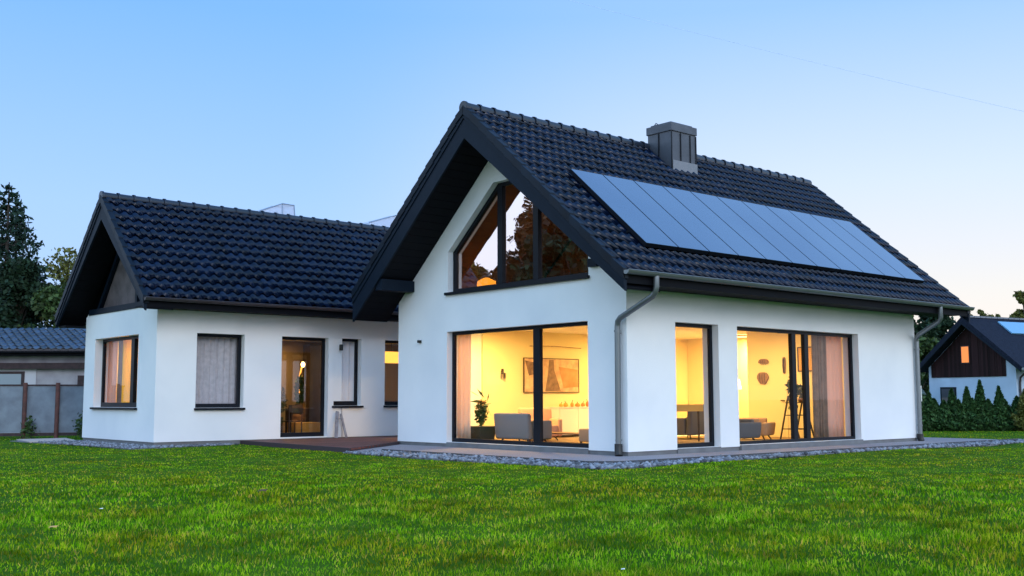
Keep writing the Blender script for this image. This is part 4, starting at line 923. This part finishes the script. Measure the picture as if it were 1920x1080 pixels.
# trees outside the frame, seen mirrored in the attic window
spruce((-31, 37.8, 0), 15.0, 3.9, 'tall spruce across the garden, mirrored in the attic window', 41, 1.5)
tree((-29, 33.2, 0), 14.6, 3.4, 'broad autumn tree across the garden, mirrored in the right attic pane', M['leaf_au'], 42, .05, 26000, .30)
tree((-34, 38.4, 0), 11.6, 2.6, 'brown leaved tree across the garden beside the mirrored spruce', M['leaf_au'], 43, .05, 22000, .30)
tree((-27, 29.0, 0), 11.5, 3.6, 'dense dark tree across the garden, mirrored low in the right attic pane', M['darkleaf'], 45, .05, 22000, .30)
tree((-30, 42.6, 0), 10.0, 2.3, 'low round golden tree across the garden, mirrored in the left attic pane', M['leaf_y'], 44, .1, 14000, .25)

# ---- barn
ab = R(-12); bn = Vector((math.cos(ab), math.sin(ab), 0)); dg = Vector((math.sin(ab), -math.cos(ab), 0))   # ridge direction, gable direction
OB = Vector((44.99, 15.81, 0))
BP = lambda a, b, c: tuple(OB+dg*a+bn*b+Vector((0, 0, c)))
BG = lambda u, v, w: BP(u, w, v)
barn = thing('barn', BP(0, 6, 0), 'white barn with dark brown boarded gable and small glowing orange window', 'barn')
hA, eL, eR, zE = 5.45, -3.45, 3.62, 2.62
bw = lambda s_: hA-(hA-zE)*(s_/eL if s_ < 0 else s_/eR)
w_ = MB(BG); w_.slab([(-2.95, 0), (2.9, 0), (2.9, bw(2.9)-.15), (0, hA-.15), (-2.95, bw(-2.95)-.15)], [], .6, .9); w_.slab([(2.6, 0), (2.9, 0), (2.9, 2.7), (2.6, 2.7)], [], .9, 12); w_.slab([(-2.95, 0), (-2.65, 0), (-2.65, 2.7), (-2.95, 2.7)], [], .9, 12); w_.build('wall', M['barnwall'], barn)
cl_ = MB(BG); u = -2.72
while u < 2.24:
    u1 = min(u+.142, 2.3); cl_.slab([(u, 2.28), (u1, 2.28), (u1, bw(u1)-.2), (u, bw(u)-.2)], [], .54+random.uniform(0, .02), .597); u += .150
cl_.build('gable_cladding', M['clad'], barn)
bwi = MB(BG).box(-.56, 3.06, .50, .03, 4.09, .538).build('window', M['beam'], barn); MB(BG).box(-.50, 3.12, .485, -.03, 4.03, .499).build('glass', M['glowpane'], bwi)
rfb = MB(BG); tk = .22
rfb.slab([(eL, zE), (0, hA), (eR, zE), (eR+.12, zE+tk-.1), (0, hA+tk+.08), (eL-.12, zE+tk-.1)], [], 0, 13)
rb_ = rfb.build('roof', M['barnroof'], barn)
MB(BG).slab([(eL-.02, zE-.14), (0, hA-.16), (eR+.05, zE-.14), (eR+.05, zE-.001), (0, hA-.001), (eL-.02, zE-.001)], [], -.04, -.002).build('barge_board', M['barge'], rb_)
rc_ = MB(BG)
for k in range(26): rc_.box(-.12, hA+.26, k*.5, .12, hA+.36, k*.5+.46)
rc_.build('ridge_tiles', mat('pale_ridge', (.16, .17, .2), .6), rb_)
sl_ = Vector((eR+.12, zE-hA-.18)).normalized(); nn_ = Vector((-sl_.y, sl_.x)); Ls_ = Vector((eR+.12, zE-hA-.18)).length
q = lambda f_, h_: (sl_.x*Ls_*f_+nn_.x*h_, hA+tk+.08+sl_.y*Ls_*f_+nn_.y*h_)
MB(BG).slab([q(.10, .02), q(.34, .02), q(.34, .09), q(.10, .09)], [], 2.6, 8.0).build('skylight', mat('blue_skylight_glass', (.16, .36, .55), .12, spec=1), rb_)
MB(BP).tube([(eR+.18, -.05, zE+.02), (eR+.18, 13, zE+.02)], .08, 8).build('gutter', M['zinc'], rb_)
MB(BP).tube([(eR+.14, .5, zE), (3.02, .8, 2.2), (2.98, .8, 1.9), (2.98, .8, .1)], .06, 8).build('downpipe', M['bgutter'], barn)
bw2 = MB(BG).box(-2.15, .6, .56, -1.05, 1.72, .598).build('window', M['frame'], barn); MB(BG).box(-2.05, .7, .54, -1.15, 1.62, .559).build('glass', mat('dark_barn_pane', (.06, .06, .07), .15), bw2)
# shade sail left of it
ss = thing('shade_sail', BP(-2.8, -1.2, 0), 'sagging blue grey canvas sail on a post beside the barn wall', 'shade sail')
c = MB(BP); vs = []
for j in range(5):
    for i in range(9):
        s_ = i/8; v_ = j/4; vs.append((-3.9+1.9*s_, -1.3+.5*v_, 2.05-.30*s_-.7*v_*(1-.35*s_)-.18*math.sin(s_*3.14)*(v_)))
c.add(vs, [(j*9+i, j*9+i+1, (j+1)*9+i+1, (j+1)*9+i) for j in range(4) for i in range(8)], True); o = c.build('canvas', M['sail'], ss, recalc=False); md = o.modifiers.new('t', 'SOLIDIFY'); md.thickness = .01
MB(BP).tube([(-1.95, -1.3, 0), (-1.97, -1.3, 1.8)], .04, 8).build('post', M['white'], ss)
# ---- thuja hedge
def thuja(loc, h, r, label, seed, m=None, name='thuja_shrub'):
    t = thing(name, loc, label, 'shrub', 'clipped thujas in the hedge row' if name == 'thuja_shrub' else None); x, y, z = loc; r2 = np.random.default_rng(seed)
    MB().tube([(x, y, z-.1), (x, y, z+h*.8)], [.03, .01], 6).build('trunk', M['bark'], t)
    n_ = int(3600*h*r/.35); f_ = r2.uniform(0, 1, n_)**1.15; a = r2.uniform(0, 6.28, n_); prof = np.clip(np.minimum(1, (1-f_)*1.3)**.85, .05, 1)*np.clip(.75+f_*2, 0, 1)
    rr = r*prof*(1+.18*np.sin(a*3+f_*14+seed)+.12*np.sin(f_*41+a*5))*r2.uniform(.55, 1.08, n_)
    leafmesh('crown', np.stack([x+rr*np.cos(a), y+rr*np.sin(a), z+h*f_], 1), .05, m or M['thuja'], t, stretch=2.2, droop=-.8); return t
HA, HB = Vector((19.1, 4.9, 0)), Vector((21.6, 2.3, 0)); hd = HB-HA
tops = [(-.16, 1.05), (-.05, 1.0), (.04, 1.26), (.11, 1.0), (.165, 1.27), (.24, 1.05), (.31, 1.0), (.385, 1.40), (.45, 1.02), (.505, 1.45), (.575, 1.06), (.655, 1.66), (.73, 1.03), (.805, 1.46), (.87, 1.04), (.96, 1.12), (1.05, 1.05), (1.14, 1.2), (1.24, 1.1)]
ordn = ['first', 'second', 'third', 'fourth', 'fifth', 'sixth', 'seventh', 'eighth', 'ninth', 'tenth', 'eleventh', 'twelfth', 'thirteenth', 'fourteenth', 'fifteenth', 'sixteenth', 'seventeenth', 'eighteenth', 'nineteenth']
vis = [k for k, (f_, h) in enumerate(tops) if f_ > -.1]
for k, (f_, h) in enumerate(tops):
    q_ = HA+hd*f_
    if abs(h-1.66) < .01: lb = 'tallest pointed thuja of the hedge, before the white barn wall'
    elif abs(h-1.46) < .005: lb = 'broad blunt topped tall thuja right of the tallest one'
    else: lb = '%s dark green thuja of the hedge row counted from the house corner' % ordn[k]
    thuja((q_.x+random.uniform(-.1, .1), q_.y+random.uniform(-.1, .1), 0), h, .27 if h > 1.2 else .38, lb, 50+k)
thuja((21.35, 2.0, 0), 1.35, .42, 'looser light green shrub with pale plumes at the right end of the hedge', 90, M['leaf_y'], 'garden_shrub')
# climbing weeds at the fence posts
for k, (x, y, h, lb) in enumerate(((-5.03, 18.82, .65, 'weedy green plant at the foot of the left fence post'), (-3.80, 18.11, .8, 'green weed growing at the fence beside the wing corner'))):
    t = thing('weed', (x, y, 0), lb, 'plant'); MB().tube([(x, y, 0), (x+.05, y, h*.9)], .01, 5).build('stem', M['leafin'], t)
    q_ = rng.normal(0, 1, (160, 3))*np.array([.10, .10, h*.24])+np.array([x, y, h*.45]); q_[:, 2] = abs(q_[:, 2]); leafmesh('foliage', q_, .06, M['leaf'], t)
# ---- overhead cable
cb_ = MB(); A_, B_ = Vector((21.56, 30.86, 24.48)), Vector((52, 5.3, 14.7)); pts = []
for i in range(41): s_ = i/40; p_ = A_.lerp(B_, s_); p_.z -= 0.55*4*s_*(1-s_)*.6-.0; pts.append(p_)
cb_.tube(pts, .009, 5); o = cb_.build('overhead_cable', mat('pale_cable', (.62, .74, .88), .6), base=tuple(A_)); props(o, 'thin pale overhead cable crossing the sky at upper right', 'cable')
# ---- fallen leaves on the lawn
for k, (x, y, s_, m_, lb) in enumerate(((-8.64, -2.01, .07, M['leaf_au'], 'orange fallen leaf lying on the lawn below the terrace'), (-11.42, -3.01, .05, M['flower'], 'pale yellow fallen leaf at the lower left of the lawn'), (-8.84, -8.18, .022, M['white'], 'tiny white petal in the foreground grass near the centre bottom'), (-10.61, -2.07, .025, M['white'], 'small white flower head in the grass at the left'))):
    zz = float(lz(np.array(x), np.array(y)))+.055; o = MB().add([(x-s_, y, zz), (x-.3*s_, y+.45*s_, zz+.3*s_), (x+s_*.5, y+.5*s_, zz+.1*s_), (x+s_, y, zz+.35*s_), (x+s_*.4, y-.5*s_, zz), (x-.4*s_, y-.4*s_, zz+.15*s_)], [(0, 1, 2, 3, 4, 5)]).build('fallen_leaf', m_, base=(x, y, zz)); props(o, lb, 'leaf', 'leaves and petals scattered on the lawn')
